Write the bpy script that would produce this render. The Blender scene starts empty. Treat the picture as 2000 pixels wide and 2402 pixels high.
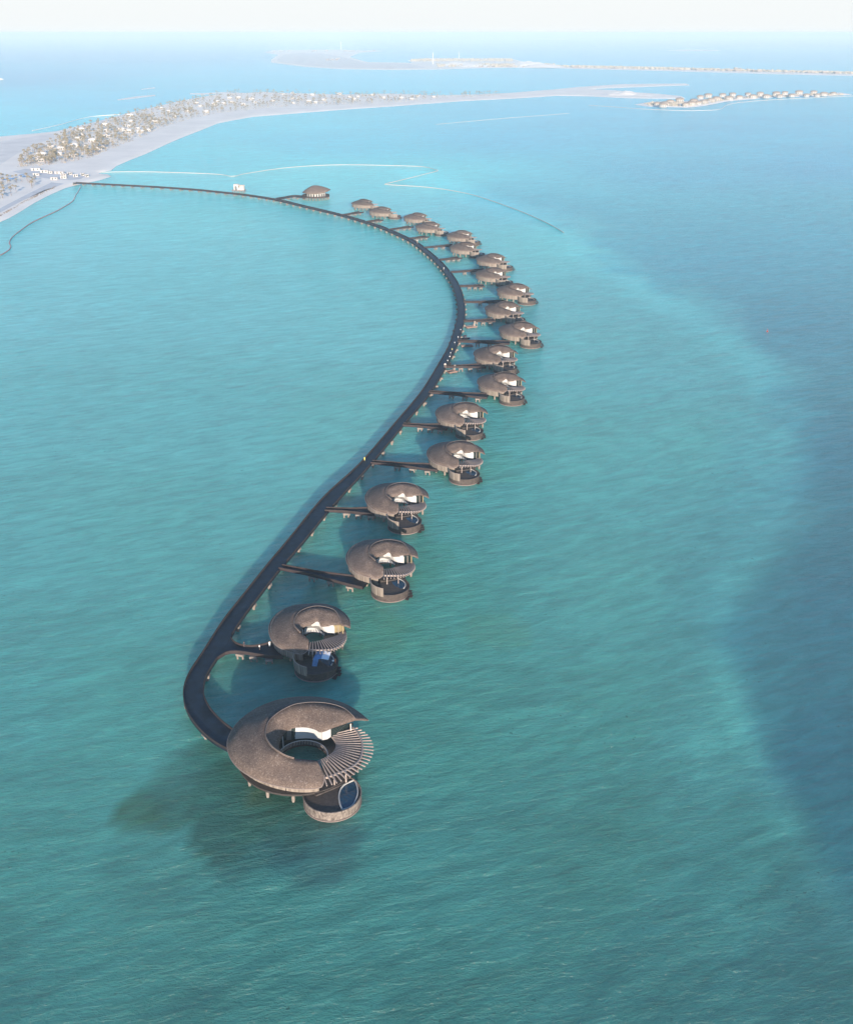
import bpy, bmesh, math, random
from mathutils import Vector, Matrix, noise
random.seed(7)
PI = math.pi
S = bpy.context.scene
COL = S.collection
# ------------------------------------------------------------------ camera
H, F, XC, YC = 150.0, 2400.0, 1000.0, 1201.0
TILT = math.atan((YC - 76.0) / F)
cam = bpy.data.cameras.new('camera'); cam_o = bpy.data.objects.new('camera', cam); COL.objects.link(cam_o)
cam.sensor_fit = 'HORIZONTAL'; cam.sensor_width = 36.0; cam.lens = 36.0 * F / 2000.0
cam.clip_start = 1.0; cam.clip_end = 200000.0
cam_o.location = (0, 0, H); cam_o.rotation_euler = (PI / 2 - TILT, 0, 0)
S.camera = cam_o
S.render.resolution_x, S.render.resolution_y = 852, 1024
# ------------------------------------------------------------------ light
SUN_AZ, SUN_EL = math.radians(-81.0), math.radians(10.0)
to_sun = Vector((math.cos(SUN_AZ) * math.cos(SUN_EL), math.sin(SUN_AZ) * math.cos(SUN_EL), math.sin(SUN_EL)))
sun = bpy.data.lights.new('sun', 'SUN'); sun.energy = 4.8; sun.angle = math.radians(0.5); sun.color = (1.0, 0.85, 0.71)
sun_o = bpy.data.objects.new('sun', sun); COL.objects.link(sun_o)
sun_o.rotation_euler = to_sun.to_track_quat('Z', 'Y').to_euler(); sun_o.location = (200, -200, 300)
W = bpy.data.worlds.new('World'); S.world = W; W.use_nodes = True
wn = W.node_tree.nodes; wl = W.node_tree.links
sky = wn.new('ShaderNodeTexSky'); sky.sky_type = 'NISHITA'; sky.sun_disc = False
sky.sun_elevation = SUN_EL; sky.sun_rotation = math.atan2(to_sun.x, to_sun.y)
sky.air_density = 1.0; sky.dust_density = 0.4; sky.ozone_density = 4.0; sky.altitude = 0
wn['Background'].inputs['Strength'].default_value = 0.14
# pale haze band of the sky itself low over the horizon
tcw = wn.new('ShaderNodeTexCoord'); sep = wn.new('ShaderNodeSeparateXYZ'); wl.new(tcw.outputs['Generated'], sep.inputs[0])
mr = wn.new('ShaderNodeMapRange'); mr.interpolation_type = 'SMOOTHERSTEP'; mr.inputs['From Min'].default_value = 0.0; mr.inputs['From Max'].default_value = 0.17; mr.inputs['To Min'].default_value = 1.0; mr.inputs['To Max'].default_value = 0.0
wl.new(sep.outputs[2], mr.inputs['Value']); mxw = wn.new('ShaderNodeMix'); mxw.data_type = 'RGBA'; wl.new(mr.outputs[0], mxw.inputs[0]); wl.new(sky.outputs[0], mxw.inputs[6]); mxw.inputs[7].default_value = (3.1, 3.2, 3.22, 1)
wl.new(mxw.outputs[2], wn['Background'].inputs[0])
S.view_settings.view_transform = 'Standard'; S.view_settings.look = 'None'
S.view_settings.exposure = 1.1; S.view_settings.gamma = 1.0
S.cycles.volume_bounces = 1; S.cycles.max_bounces = 6

# ------------------------------------------------------------------ helpers
ct, st = math.cos(TILT), math.sin(TILT)
def up(px, py, z=0.0):
    """photo pixel (2000x2402) + known height -> world point"""
    u, v = (px - XC) / F, -(py - YC) / F
    d = Vector((u, ct + v * st, -st + v * ct))
    s = (z - H) / d.z
    return Vector((d.x * s, d.y * s, z))
def link(o, parent=None):
    COL.objects.link(o)
    if parent: o.parent = parent
    return o
def mesh_obj(name, verts, faces, m, parent=None, smooth=False, solid=None):
    me = bpy.data.meshes.new(name); me.from_pydata([tuple(v) for v in verts], [], faces); me.update()
    if m: me.materials.append(m)
    if smooth: me.polygons.foreach_set('use_smooth', [True] * len(me.polygons))
    o = bpy.data.objects.new(name, me); link(o, parent)
    if solid:
        md = o.modifiers.new('thick', 'SOLIDIFY'); md.thickness = solid[0]; md.offset = solid[1]
    return o
class MB:
    def __init__(s): s.v = []; s.f = []
    def add(s, vs, fs):
        n = len(s.v); s.v += [Vector(v) for v in vs]; s.f += [tuple(i + n for i in f) for f in fs]
    def box(s, c, d, rz=0.0):
        cx, cy, cz = c; hx, hy, hz = d[0] / 2, d[1] / 2, d[2] / 2; cr, sr = math.cos(rz), math.sin(rz)
        vs = [(cx + x * cr - y * sr, cy + x * sr + y * cr, cz + z) for z in (-hz, hz) for x, y in ((-hx, -hy), (hx, -hy), (hx, hy), (-hx, hy))]
        s.add(vs, [(0, 3, 2, 1), (4, 5, 6, 7), (0, 1, 5, 4), (1, 2, 6, 5), (2, 3, 7, 6), (3, 0, 4, 7)])
    def bar(s, a, b, w, h):
        a, b = Vector(a), Vector(b); d = (b - a).normalized()
        side = d.cross(Vector((0, 0, 1)))
        if side.length < 1e-4: side = Vector((1, 0, 0))
        side.normalize(); u = side.cross(d).normalized()
        vs = []
        for p in (a, b):
            for i, j in ((-1, -1), (1, -1), (1, 1), (-1, 1)): vs.append(p + side * w / 2 * i + u * h / 2 * j)
        s.add(vs, [(0, 1, 2, 3), (7, 6, 5, 4), (0, 4, 5, 1), (1, 5, 6, 2), (2, 6, 7, 3), (3, 7, 4, 0)])
    def cyl(s, c, r, z0, z1, n=10, r1=None, cap=True):
        r1 = r if r1 is None else r1
        vs = [(c[0] + r * math.cos(2 * PI * i / n), c[1] + r * math.sin(2 * PI * i / n), z0) for i in range(n)]
        vs += [(c[0] + r1 * math.cos(2 * PI * i / n), c[1] + r1 * math.sin(2 * PI * i / n), z1) for i in range(n)]
        fs = [(i, (i + 1) % n, n + (i + 1) % n, n + i) for i in range(n)]
        if cap: fs += [tuple(range(n - 1, -1, -1)), tuple(range(n, 2 * n))]
        s.add(vs, fs)
    def strip(s, A, B):
        n = len(A); s.add(list(A) + list(B), [(i, i + 1, n + i + 1, n + i) for i in range(n - 1)])
    def tube(s, pts, rad, n=6):
        pts = [Vector(p) for p in pts]; vs = []
        for i, p in enumerate(pts):
            d = (pts[min(i + 1, len(pts) - 1)] - pts[max(i - 1, 0)]).normalized()
            sd = d.cross(Vector((0, 0, 1)))
            if sd.length < 1e-3: sd = Vector((1, 0, 0))
            sd.normalize(); u = sd.cross(d)
            r = rad[i] if isinstance(rad, (list, tuple)) else rad
            for k in range(n): a = 2 * PI * k / n; vs.append(p + sd * math.cos(a) * r + u * math.sin(a) * r)
        fs = [(i * n + k, i * n + (k + 1) % n, (i + 1) * n + (k + 1) % n, (i + 1) * n + k) for i in range(len(pts) - 1) for k in range(n)]
        fs += [tuple(range(n - 1, -1, -1)), tuple((len(pts) - 1) * n + k for k in range(n))]
        s.add(vs, fs)
    def build(s, name, m, parent=None, smooth=False, solid=None):
        return mesh_obj(name, s.v, s.f, m, parent, smooth, solid)
def tag(o, label=None, cat=None, group=None, kind=None):
    if label: o['label'] = label
    if cat: o['category'] = cat
    if group: o['group'] = group
    if kind: o['kind'] = kind
    return o
def empty(name, loc, rz=0.0):
    o = bpy.data.objects.new(name, None); o.location = loc; o.rotation_euler = (0, 0, rz); o.empty_display_size = 1; return link(o)
def copy_tree(o, parent=None):
    c = o.copy(); COL.objects.link(c)
    if parent: c.parent = parent
    for ch in list(o.children): copy_tree(ch, c)
    return c
def cr(pts, n):
    """Catmull-Rom through pts, n samples per span"""
    P = [Vector(p) for p in pts]; out = []
    for i in range(len(P) - 1):
        a = P[i - 1] if i else P[0] * 2 - P[1]; b, c = P[i], P[i + 1]; d = P[i + 2] if i + 2 < len(P) else P[-1] * 2 - P[-2]
        for k in range(n):
            t = k / n; out.append(0.5 * ((2 * b) + (c - a) * t + (2 * a - 5 * b + 4 * c - d) * t * t + (3 * b - a - 3 * c + d) * t ** 3))
    out.append(P[-1]); return out
def resample(P, n):
    L = [0.0]
    for i in range(1, len(P)): L.append(L[-1] + (P[i] - P[i - 1]).length)
    out = []; j = 0
    for k in range(n):
        t = L[-1] * k / (n - 1)
        while j < len(P) - 2 and L[j + 1] < t: j += 1
        w = (t - L[j]) / max(1e-9, L[j + 1] - L[j]); out.append(P[j].lerp(P[j + 1], min(1, max(0, w))))
    return out

# ------------------------------------------------------------------ materials
def mat(name, col, rough=0.8, var=0.0, scale=2.0, stretch=(1, 1, 1), bump=0.0, metallic=0.0, spec=0.5, detail=4, col2=None, coords='Object'):
    m = bpy.data.materials.new(name); m.use_nodes = True; nt = m.node_tree; n = nt.nodes; l = nt.links
    b = n['Principled BSDF']; b.inputs['Roughness'].default_value = rough; b.inputs['Metallic'].default_value = metallic
    b.inputs['Specular IOR Level'].default_value = spec
    b.inputs['Base Color'].default_value = (*col, 1)
    if var or col2 or bump:
        tc = n.new('ShaderNodeTexCoord'); mp = n.new('ShaderNodeMapping'); mp.inputs['Scale'].default_value = stretch
        l.new(tc.outputs[coords], mp.inputs[0])
        nz = n.new('ShaderNodeTexNoise'); nz.inputs['Scale'].default_value = scale; nz.inputs['Detail'].default_value = detail; nz.inputs['Roughness'].default_value = 0.65
        l.new(mp.outputs[0], nz.inputs['Vector'])
        if var or col2:
            c2 = col2 or tuple(min(1, c * (1 + var)) for c in col); c1 = tuple(c * (1 - var) for c in col) if not col2 else col
            r = n.new('ShaderNodeValToRGB'); r.color_ramp.elements[0].position = 0.33; r.color_ramp.elements[1].position = 0.67
            r.color_ramp.elements[0].color = (*c1, 1); r.color_ramp.elements[1].color = (*c2, 1)
            l.new(nz.outputs[0], r.inputs[0]); l.new(r.outputs[0], b.inputs['Base Color'])
        if bump:
            bp = n.new('ShaderNodeBump'); bp.inputs['Strength'].default_value = 1.0; bp.inputs['Distance'].default_value = bump
            l.new(nz.outputs[0], bp.inputs['Height']); l.new(bp.outputs[0], b.inputs['Normal'])
    return m
def roof_material():
    m = mat('shingle', (0.2, 0.17, 0.15), 0.9); nt = m.node_tree; n = nt.nodes; l = nt.links; b = n['Principled BSDF']
    tc = n.new('ShaderNodeTexCoord')
    v = n.new('ShaderNodeTexVoronoi'); v.inputs['Scale'].default_value = 4.5; l.new(tc.outputs['Object'], v.inputs['Vector'])
    nz = n.new('ShaderNodeTexNoise'); nz.inputs['Scale'].default_value = 0.35; nz.inputs['Detail'].default_value = 5; l.new(tc.outputs['Object'], nz.inputs['Vector'])
    sv = n.new('ShaderNodeSeparateColor'); l.new(v.outputs['Color'], sv.inputs[0])
    r1 = n.new('ShaderNodeValToRGB'); e = r1.color_ramp.elements
    e[0].position = 0.0; e[0].color = (0.112, 0.085, 0.071, 1); e[1].position = 0.92; e[1].color = (0.178, 0.139, 0.118, 1)
    x = r1.color_ramp.elements.new(1.0); x.color = (0.25, 0.215, 0.19, 1)
    l.new(sv.outputs[0], r1.inputs[0])
    r2 = n.new('ShaderNodeValToRGB'); r2.color_ramp.elements[0].position = 0.35; r2.color_ramp.elements[1].position = 0.7
    r2.color_ramp.elements[0].color = (0.74, 0.72, 0.72, 1); r2.color_ramp.elements[1].color = (1.0, 0.97, 0.93, 1); l.new(nz.outputs[0], r2.inputs[0])
    mx = n.new('ShaderNodeMix'); mx.data_type = 'RGBA'; mx.blend_type = 'MULTIPLY'; mx.inputs[0].default_value = 1
    l.new(r1.outputs[0], mx.inputs[6]); l.new(r2.outputs[0], mx.inputs[7]); l.new(mx.outputs[2], b.inputs['Base Color'])
    oi = n.new('ShaderNodeObjectInfo'); mr = n.new('ShaderNodeMapRange'); mr.inputs['To Min'].default_value = .88; mr.inputs['To Max'].default_value = 1.12; l.new(oi.outputs['Random'], mr.inputs['Value'])
    vm = n.new('ShaderNodeVectorMath'); vm.operation = 'SCALE'; l.new(mx.outputs[2], vm.inputs[0]); l.new(mr.outputs[0], vm.inputs['Scale']); l.new(vm.outputs[0], b.inputs['Base Color'])
    bp = n.new('ShaderNodeBump'); bp.inputs['Distance'].default_value = 0.05; bp.inputs['Strength'].default_value = 0.6
    l.new(sv.outputs[1], bp.inputs['Height']); l.new(bp.outputs[0], b.inputs['Normal'])
    b.inputs['Specular IOR Level'].default_value = 0.2
    return m
M = {}
M['roof'] = roof_material()
M['trim'] = mat('roof_trim', (0.20, 0.16, 0.14), 0.8, 0.15, 3)
M['deck'] = mat('dark_deck', (0.005, 0.013, 0.024), 0.6, 0.55, 0.35, (1, 1, 1), spec=0.3)
M['parapet'] = mat('parapet_wood', (0.026, 0.017, 0.017), 0.8, 0.3, 0.4, (1, 1, 0.3))
M['conc'] = mat('concrete', (0.20, 0.17, 0.145), 0.9, 0.2, 1.0)
M['slat'] = mat('slats', (0.09, 0.07, 0.055), 0.85, scale=1.6, stretch=(1, 1, 0.01), col2=(0.30, 0.25, 0.205), bump=0.05)
M['hull'] = mat('hull_timber', (0.035, 0.027, 0.024), 0.85, scale=1.0, stretch=(1, 1, 1.2), col2=(0.088, 0.066, 0.056))
M['stone'] = mat('weathered_rim', (0.06, 0.046, 0.038), 0.85, scale=1.8, stretch=(1, 1, 0.5), col2=(0.27, 0.225, 0.19))
M['beam'] = mat('pale_beams', (0.30, 0.245, 0.215), 0.8, 0.15, 2)
M['white'] = mat('white_plaster', (0.46, 0.447, 0.43), 0.8, 0.04, 1)
M['grey'] = mat('grey_plaster', (0.12, 0.117, 0.11), 0.85, 0.1, 1)
M['palegrey'] = mat('pale_grey_plaster', (0.46, 0.46, 0.45), 0.85, 0.05, 1)
M['glass'] = mat('dark_glass', (0.02, 0.03, 0.03), 0.08, spec=0.6)
M['yellow'] = mat('ochre_screen_lit_post', (0.24, 0.19, 0.10), 0.7, 0.1, 1)
M['floor'] = mat('timber_floor', (0.036, 0.029, 0.026), 0.8, 0.25, 2.0, (1, 1, 1))
M['pooldeck'] = mat('dark_pool_deck', (0.050, 0.040, 0.036), 0.8, 0.3, 1.5)
M['pool'] = mat('pool_water', (0.010, 0.042, 0.075), 0.05, 0.15, 0.6, spec=0.5, bump=0.02)
M['poolrim'] = mat('pool_rim', (0.42, 0.41, 0.38), 0.6)
M['sand'] = mat('sand', (0.88, 0.80, 0.70), 0.95, 0.08, 0.02, bump=0.3, detail=8)
M['greysand'] = mat('damp_ground', (0.74, 0.69, 0.63), 0.95, 0.14, 0.02, detail=8)
M['road'] = mat('sandy_track', (0.60, 0.585, 0.57), 0.9, 0.1, 0.05)
M['frond'] = mat('palm_fronds', (0.21, 0.17, 0.105), 0.8, 0.4, 0.9)
M['trunk'] = mat('palm_trunk', (0.17, 0.12, 0.085), 0.9, 0.2, 2)
M['shrub'] = mat('dry_shrub', (0.36, 0.31, 0.24), 0.9, 0.3, 0.3)
M['wroof'] = mat('pale_roof', (0.50, 0.48, 0.46), 0.8, 0.06, 0.3)
M['broof'] = mat('thatch_roof', (0.24, 0.19, 0.155), 0.9, 0.2, 0.5)
M['wall'] = mat('pale_wall', (0.45, 0.42, 0.39), 0.85, 0.06, 0.3)
M['boom'] = mat('pale_float', (0.52, 0.47, 0.42), 0.7, 0.1, 0.05)
M['red'] = mat('red_float', (0.45, 0.10, 0.09), 0.6)
M['blue'] = mat('blue_canvas', (0.09, 0.22, 0.42), 0.7, 0.2, 1.5)
M['palecloth'] = mat('pale_canvas', (0.62, 0.66, 0.72), 0.8, 0.06, 2)
M['skin'] = mat('skin', (0.32, 0.19, 0.13), 0.6)
M['hair'] = mat('hair', (0.02, 0.016, 0.014), 0.6)
M['cwhite'] = mat('white_clothing', (0.78, 0.78, 0.76), 0.8)
M['corange'] = mat('orange_clothing', (0.55, 0.15, 0.06), 0.8)
M['cyellow'] = mat('yellow_clothing', (0.62, 0.60, 0.16), 0.8)
M['cdark'] = mat('dark_clothing', (0.04, 0.045, 0.06), 0.8)
M['boatwood'] = mat('brown_pontoon', (0.19, 0.10, 0.075), 0.8, 0.25, 1.5)
M['rock'] = mat('rocks', (0.22, 0.17, 0.13), 0.95, 0.3, 0.5)
M['cream'] = mat('cream_panel', (0.66, 0.55, 0.45), 0.8)

# ------------------------------------------------------------------ water
def smooth(a, b, x):
    t = min(1, max(0, (x - a) / (b - a))); return t * t * (3 - 2 * t)
def to_px(X, Y, z=0.0):
    fwd = Y * ct - (z - H) * st; v = Y * st + (z - H) * ct
    return XC + F * X / fwd, YC - F * v / fwd
# water colour samples at places of the lagoon (where on the sheet, base colour)
CT = [  # px, py, r, g, b
 (0, 2380, .050, .200, .190), (500, 2380, .050, .195, .180), (1000, 2380, .048, .190, .175), (1500, 2380, .044, .170, .165), (2000, 2380, .040, .150, .150),
 (0, 2000, .060, .250, .230), (500, 2150, .060, .230, .210), (1000, 2050, .055, .220, .205), (1400, 2000, .050, .200, .180), (1750, 2000, .052, .215, .205), (1960, 2150, .042, .160, .165),
 (0, 1600, .070, .300, .290), (300, 1700, .068, .290, .265), (1050, 1700, .060, .250, .220), (1400, 1700, .060, .250, .225), (1700, 1700, .075, .290, .275), (1940, 1750, .034, .130, .165),
 (0, 1250, .080, .330, .330), (350, 1250, .080, .330, .320), (1000, 1450, .060, .270, .230), (1400, 1400, .070, .290, .270), (1750, 1400, .060, .250, .260), (1980, 1400, .035, .140, .185),
 (0, 950, .090, .370, .385), (500, 950, .085, .355, .365), (800, 1000, .085, .350, .340), (1300, 1050, .068, .320, .300), (1600, 1050, .070, .320, .310), (1800, 1050, .065, .290, .310), (1990, 1050, .038, .170, .235),
 (0, 700, .130, .430, .470), (500, 700, .110, .410, .440), (850, 750, .120, .420, .440), (1350, 800, .080, .360, .370), (1650, 830, .075, .330, .350), (1900, 750, .045, .210, .300),
 (0, 580, .150, .440, .500), (500, 520, .130, .430, .470), (850, 600, .120, .420, .450), (1250, 600, .100, .400, .420), (1500, 700, .080, .350, .380), (1700, 600, .040, .230, .340), (1980, 550, .035, .220, .350),
 (250, 450, .170, .450, .520), (700, 430, .140, .440, .500), (1000, 430, .130, .430, .500), (1250, 450, .075, .340, .450), (1600, 400, .035, .250, .390), (1980, 380, .030, .230, .390),
 (450, 370, .110, .390, .490), (800, 330, .070, .330, .470), (1200, 320, .040, .270, .430), (1700, 300, .030, .240, .400), (1400, 270, .032, .260, .420),
 (600, 290, .085, .360, .480), (300, 240, .060, .290, .450), (60, 270, .090, .350, .490), (500, 190, .060, .270, .400), (0, 180, .030, .160, .310), (200, 130, .025, .130, .270),
 (1000, 190, .060, .300, .440), (1500, 185, .045, .250, .400), (1800, 200, .045, .250, .400), (1000, 110, .030, .160, .290), (1700, 130, .040, .190, .310), (1950, 100, .020, .100, .220), (600, 85, .05, .17, .27), (1400, 90, .08, .22, .3), (1800, 85, .06, .18, .28),
]
CTW = [(math.atan2(p.x, p.y) * 2.2, math.log(p.y), c[2:]) for c in CT for p in (up(c[0], c[1]),)]
# edge of the deep channel on the right (x of the edge as a function of distance)
CH = [up(x, y) for x, y in ((2060, 2260), (1990, 2110), (1905, 1960), (1850, 1840), (1800, 1720), (1752, 1600), (1738, 1490), (1775, 1350), (1868, 1210), (1935, 1080), (1930, 970), (1850, 860), (1725, 765), (1570, 670), (1410, 565), (1290, 500), (1180, 455), (1040, 400))]
def channel(X, Y):
    """>0 inside the deep channel; metres right of its edge"""
    if Y < CH[0].y: e = CH[0].x + (CH[0].y - Y) * 0.5
    elif Y > CH[-1].y: return None
    else:
        for a, b in zip(CH, CH[1:]):
            if a.y <= Y <= b.y or b.y <= Y <= a.y:
                e = a.x + (b.x - a.x) * (Y - a.y) / (b.y - a.y); break
        else: return None
    return X - e
REEF_SHADE = [(up(330, 1905), 5.5, (.026, .085, .040), .66), (up(400, 1905), 6.5, (.028, .10, .055), .62), (up(520, 1975), 6, (.026, .090, .050), .68), (up(480, 1840), 13, (.026, .125, .11), .66),
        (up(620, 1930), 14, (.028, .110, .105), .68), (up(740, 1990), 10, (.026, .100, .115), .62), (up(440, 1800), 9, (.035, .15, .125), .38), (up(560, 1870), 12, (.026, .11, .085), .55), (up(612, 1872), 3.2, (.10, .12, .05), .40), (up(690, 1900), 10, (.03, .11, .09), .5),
        (up(840, 1480), 14, (.060, .21, .13), .45), (up(1160, 1480), 10, (.08, .25, .17), .35), (up(640, 1600), 16, (.030, .15, .12), .40), (up(950, 1500), 12, (.060, .22, .15), .3), (up(920, 1300), 20, (.045, .24, .18), .45), (up(1110, 1090), 20, (.06, .27, .20), .35),  # green patches round the villas: bed tint and villa shade put into the colour
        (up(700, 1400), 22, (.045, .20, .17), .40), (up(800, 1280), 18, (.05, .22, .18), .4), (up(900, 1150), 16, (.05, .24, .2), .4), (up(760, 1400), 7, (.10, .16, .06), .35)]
def water_colour(X, Y):
    if Y < 60: Y = 60
    a, b = math.atan2(X, Y) * 2.2, math.log(Y)
    sw = 0; c = [0, 0, 0]
    for pa, pb, pc in CTW:
        w = 1.0 / ((a - pa) ** 2 + (b - pb) ** 2 * 1.6 + 0.004) ** 1.7
        sw += w; c[0] += w * pc[0]; c[1] += w * pc[1]; c[2] += w * pc[2]
    c = [x / sw for x in c]
    n1 = noise.noise(Vector((X * .006, Y * .006, 3))); n2 = noise.noise(Vector((X * .03, Y * .03, 9)))
    if Y < 1500 and abs(X) < 700:
        e = channel(X, Y)
        if e is not None:
            wd = 4 + (Y - 150) * 0.035
            far = smooth(300, 900, Y)
            k = smooth(-wd, wd, e + n1 * wd * 1.8 + n2 * wd * 1.6)
            deep = (.022 - .008 * far, .140 + .120 * far, .185 + .165 * far)
            edge = math.exp(-((e + wd * .9) / (wd * .8)) ** 2) * .20
            k *= (0.66 + .12 * far) * (1 - smooth(CH[-3].y, CH[-1].y, Y)); c = [ci * (1 - k) + di * k for ci, di in zip(c, deep)]
            c = [ci * (1 + edge) for ci in c]
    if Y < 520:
        for p, r, rc, s in REEF_SHADE:
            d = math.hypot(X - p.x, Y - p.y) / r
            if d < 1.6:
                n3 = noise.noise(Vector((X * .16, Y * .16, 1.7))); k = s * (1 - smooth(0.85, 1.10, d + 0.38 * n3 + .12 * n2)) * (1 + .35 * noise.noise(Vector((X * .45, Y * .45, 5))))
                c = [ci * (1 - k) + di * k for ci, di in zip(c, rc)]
    g = 1.0 + .07 * n1 + .04 * n2
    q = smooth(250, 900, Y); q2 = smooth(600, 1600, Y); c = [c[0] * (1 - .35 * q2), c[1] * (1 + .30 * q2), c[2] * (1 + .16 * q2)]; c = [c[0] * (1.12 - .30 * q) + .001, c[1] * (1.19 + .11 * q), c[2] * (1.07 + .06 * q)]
    return [max(.004, x * g) for x in c]
def axis(dense0, dense1, step, lim0, lim1, grow):
    xs = []; x = dense0
    while x < dense1: xs.append(x); x += step
    s = step
    while x < lim1: xs.append(x); s *= grow; x += s
    xs.append(lim1); x = dense0; s = step; left = []
    while x > lim0:
        s *= grow; x -= s; left.append(max(x, lim0))
    return sorted(set(left)) + xs
def build_water():
    xs = axis(-150, 190, 2.5, -90000, 90000, 1.045); ys = axis(110, 420, 2.5, -6000, 110000, 1.022)
    V = []; C = []
    for y in ys:
        for x in xs:
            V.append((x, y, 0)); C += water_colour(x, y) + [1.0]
    nx = len(xs); Fc = [(j * nx + i, j * nx + i + 1, (j + 1) * nx + i + 1, (j + 1) * nx + i) for j in range(len(ys) - 1) for i in range(nx - 1)]
    me = bpy.data.meshes.new('water'); me.from_pydata(V, [], Fc); me.update()
    at = me.color_attributes.new('bed', 'FLOAT_COLOR', 'POINT'); at.data.foreach_set('color', C)
    m = bpy.data.materials.new('sea'); m.use_nodes = True; nt = m.node_tree; n = nt.nodes; l = nt.links; b = n['Principled BSDF']
    A = n.new('ShaderNodeAttribute'); A.attribute_name = 'bed'
    b.inputs['Roughness'].default_value = 0.16; b.inputs['IOR'].default_value = 1.33
    b.inputs['Specular IOR Level'].default_value = 0.48; b.inputs['Subsurface Weight'].default_value = 0.70; b.inputs['Subsurface Scale'].default_value = 34.0; b.inputs['Subsurface Radius'].default_value = (.5, 1.0, 1.0)
    geo = n.new('ShaderNodeNewGeometry')
    def nz(scale, sx, sy, rot, detail, dist=0.0, rough=.55):
        mp = n.new('ShaderNodeMapping'); mp.vector_type = 'TEXTURE'; mp.inputs['Rotation'].default_value = (0, 0, math.radians(rot)); mp.inputs['Scale'].default_value = (sx, sy, 1)
        l.new(geo.outputs['Position'], mp.inputs[0]); t = n.new('ShaderNodeTexNoise'); t.inputs['Scale'].default_value = scale; t.inputs['Detail'].default_value = detail
        t.inputs['Distortion'].default_value = dist; t.inputs['Roughness'].default_value = rough; l.new(mp.outputs[0], t.inputs['Vector']); return t
    def bump(h, dist, prev=None, strength=1.0):
        bp = n.new('ShaderNodeBump'); bp.inputs['Distance'].default_value = dist; bp.inputs['Strength'].default_value = strength; l.new(h.outputs[0], bp.inputs['Height'])
        if prev: l.new(prev.outputs[0], bp.inputs['Normal'])
        return bp
    b1 = bump(nz(1, 32, 7.5, 30, 2, .3), 1.0)      # swell
    b2 = bump(nz(1, 8.5, 2.4, 12, 4, .5, .55), 1.05, b1)  # wind waves
    b3 = bump(nz(1, 1.9, 0.8, 8, 4, .4, .65), 0.62, b2) # ripples
    b4 = bump(nz(1, 60, 20, 6, 2, .3), 0.5, b3)
    l.new(b4.outputs[0], b.inputs['Normal'])
    # streaks along wave crests: sand banding plus ripple light and dark in the colour
    s1 = nz(1, 34, 14, 24, 8, 1.2, .65); r = n.new('ShaderNodeMapRange'); r.inputs['From Min'].default_value = .3; r.inputs['From Max'].default_value = .7; r.inputs['To Min'].default_value = .88; r.inputs['To Max'].default_value = 1.12
    l.new(s1.outputs[0], r.inputs['Value']); mx = n.new('ShaderNodeVectorMath'); mx.operation = 'SCALE'; l.new(A.outputs['Color'], mx.inputs[0]); l.new(r.outputs[0], mx.inputs['Scale']); 
    s2 = nz(1, 12, 3.6, 26, 4, .6, .6); r2 = n.new('ShaderNodeMapRange'); r2.inputs['From Min'].default_value = .34; r2.inputs['From Max'].default_value = .66; r2.inputs['To Min'].default_value = .88; r2.inputs['To Max'].default_value = 1.12
    l.new(s2.outputs[0], r2.inputs['Value']); mr2 = n.new('ShaderNodeMath'); mr2.operation = 'MULTIPLY'; l.new(r.outputs[0], mr2.inputs[0]); l.new(r2.outputs[0], mr2.inputs[1]); l.new(mr2.outputs[0], mx.inputs['Scale'])
    # coral heads and weed specks on the sandy bed
    sp1 = nz(1, 1.5, 1.3, 0, 2, 0); sp2 = nz(1, 45, 30, 40, 3, .5); q1 = n.new('ShaderNodeMapRange'); q1.inputs['From Min'].default_value = .66; q1.inputs['From Max'].default_value = .72; l.new(sp1.outputs[0], q1.inputs['Value'])
    q2 = n.new('ShaderNodeMapRange'); q2.inputs['From Min'].default_value = .50; q2.inputs['From Max'].default_value = .62; q2.inputs['To Max'].default_value = .55; l.new(sp2.outputs[0], q2.inputs['Value'])
    mm = n.new('ShaderNodeMath'); mm.operation = 'MULTIPLY'; l.new(q1.outputs[0], mm.inputs[0]); l.new(q2.outputs[0], mm.inputs[1])
    mc = n.new('ShaderNodeMix'); mc.data_type = 'RGBA'; l.new(mm.outputs[0], mc.inputs[0]); l.new(mx.outputs[0], mc.inputs[6]); mc.inputs[7].default_value = (.022, .07, .055, 1); l.new(mc.outputs[2], b.inputs['Base Color'])
    me.materials.append(m)
    o = bpy.data.objects.new('water', me); link(o); tag(o, kind='structure')
build_water()

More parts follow.
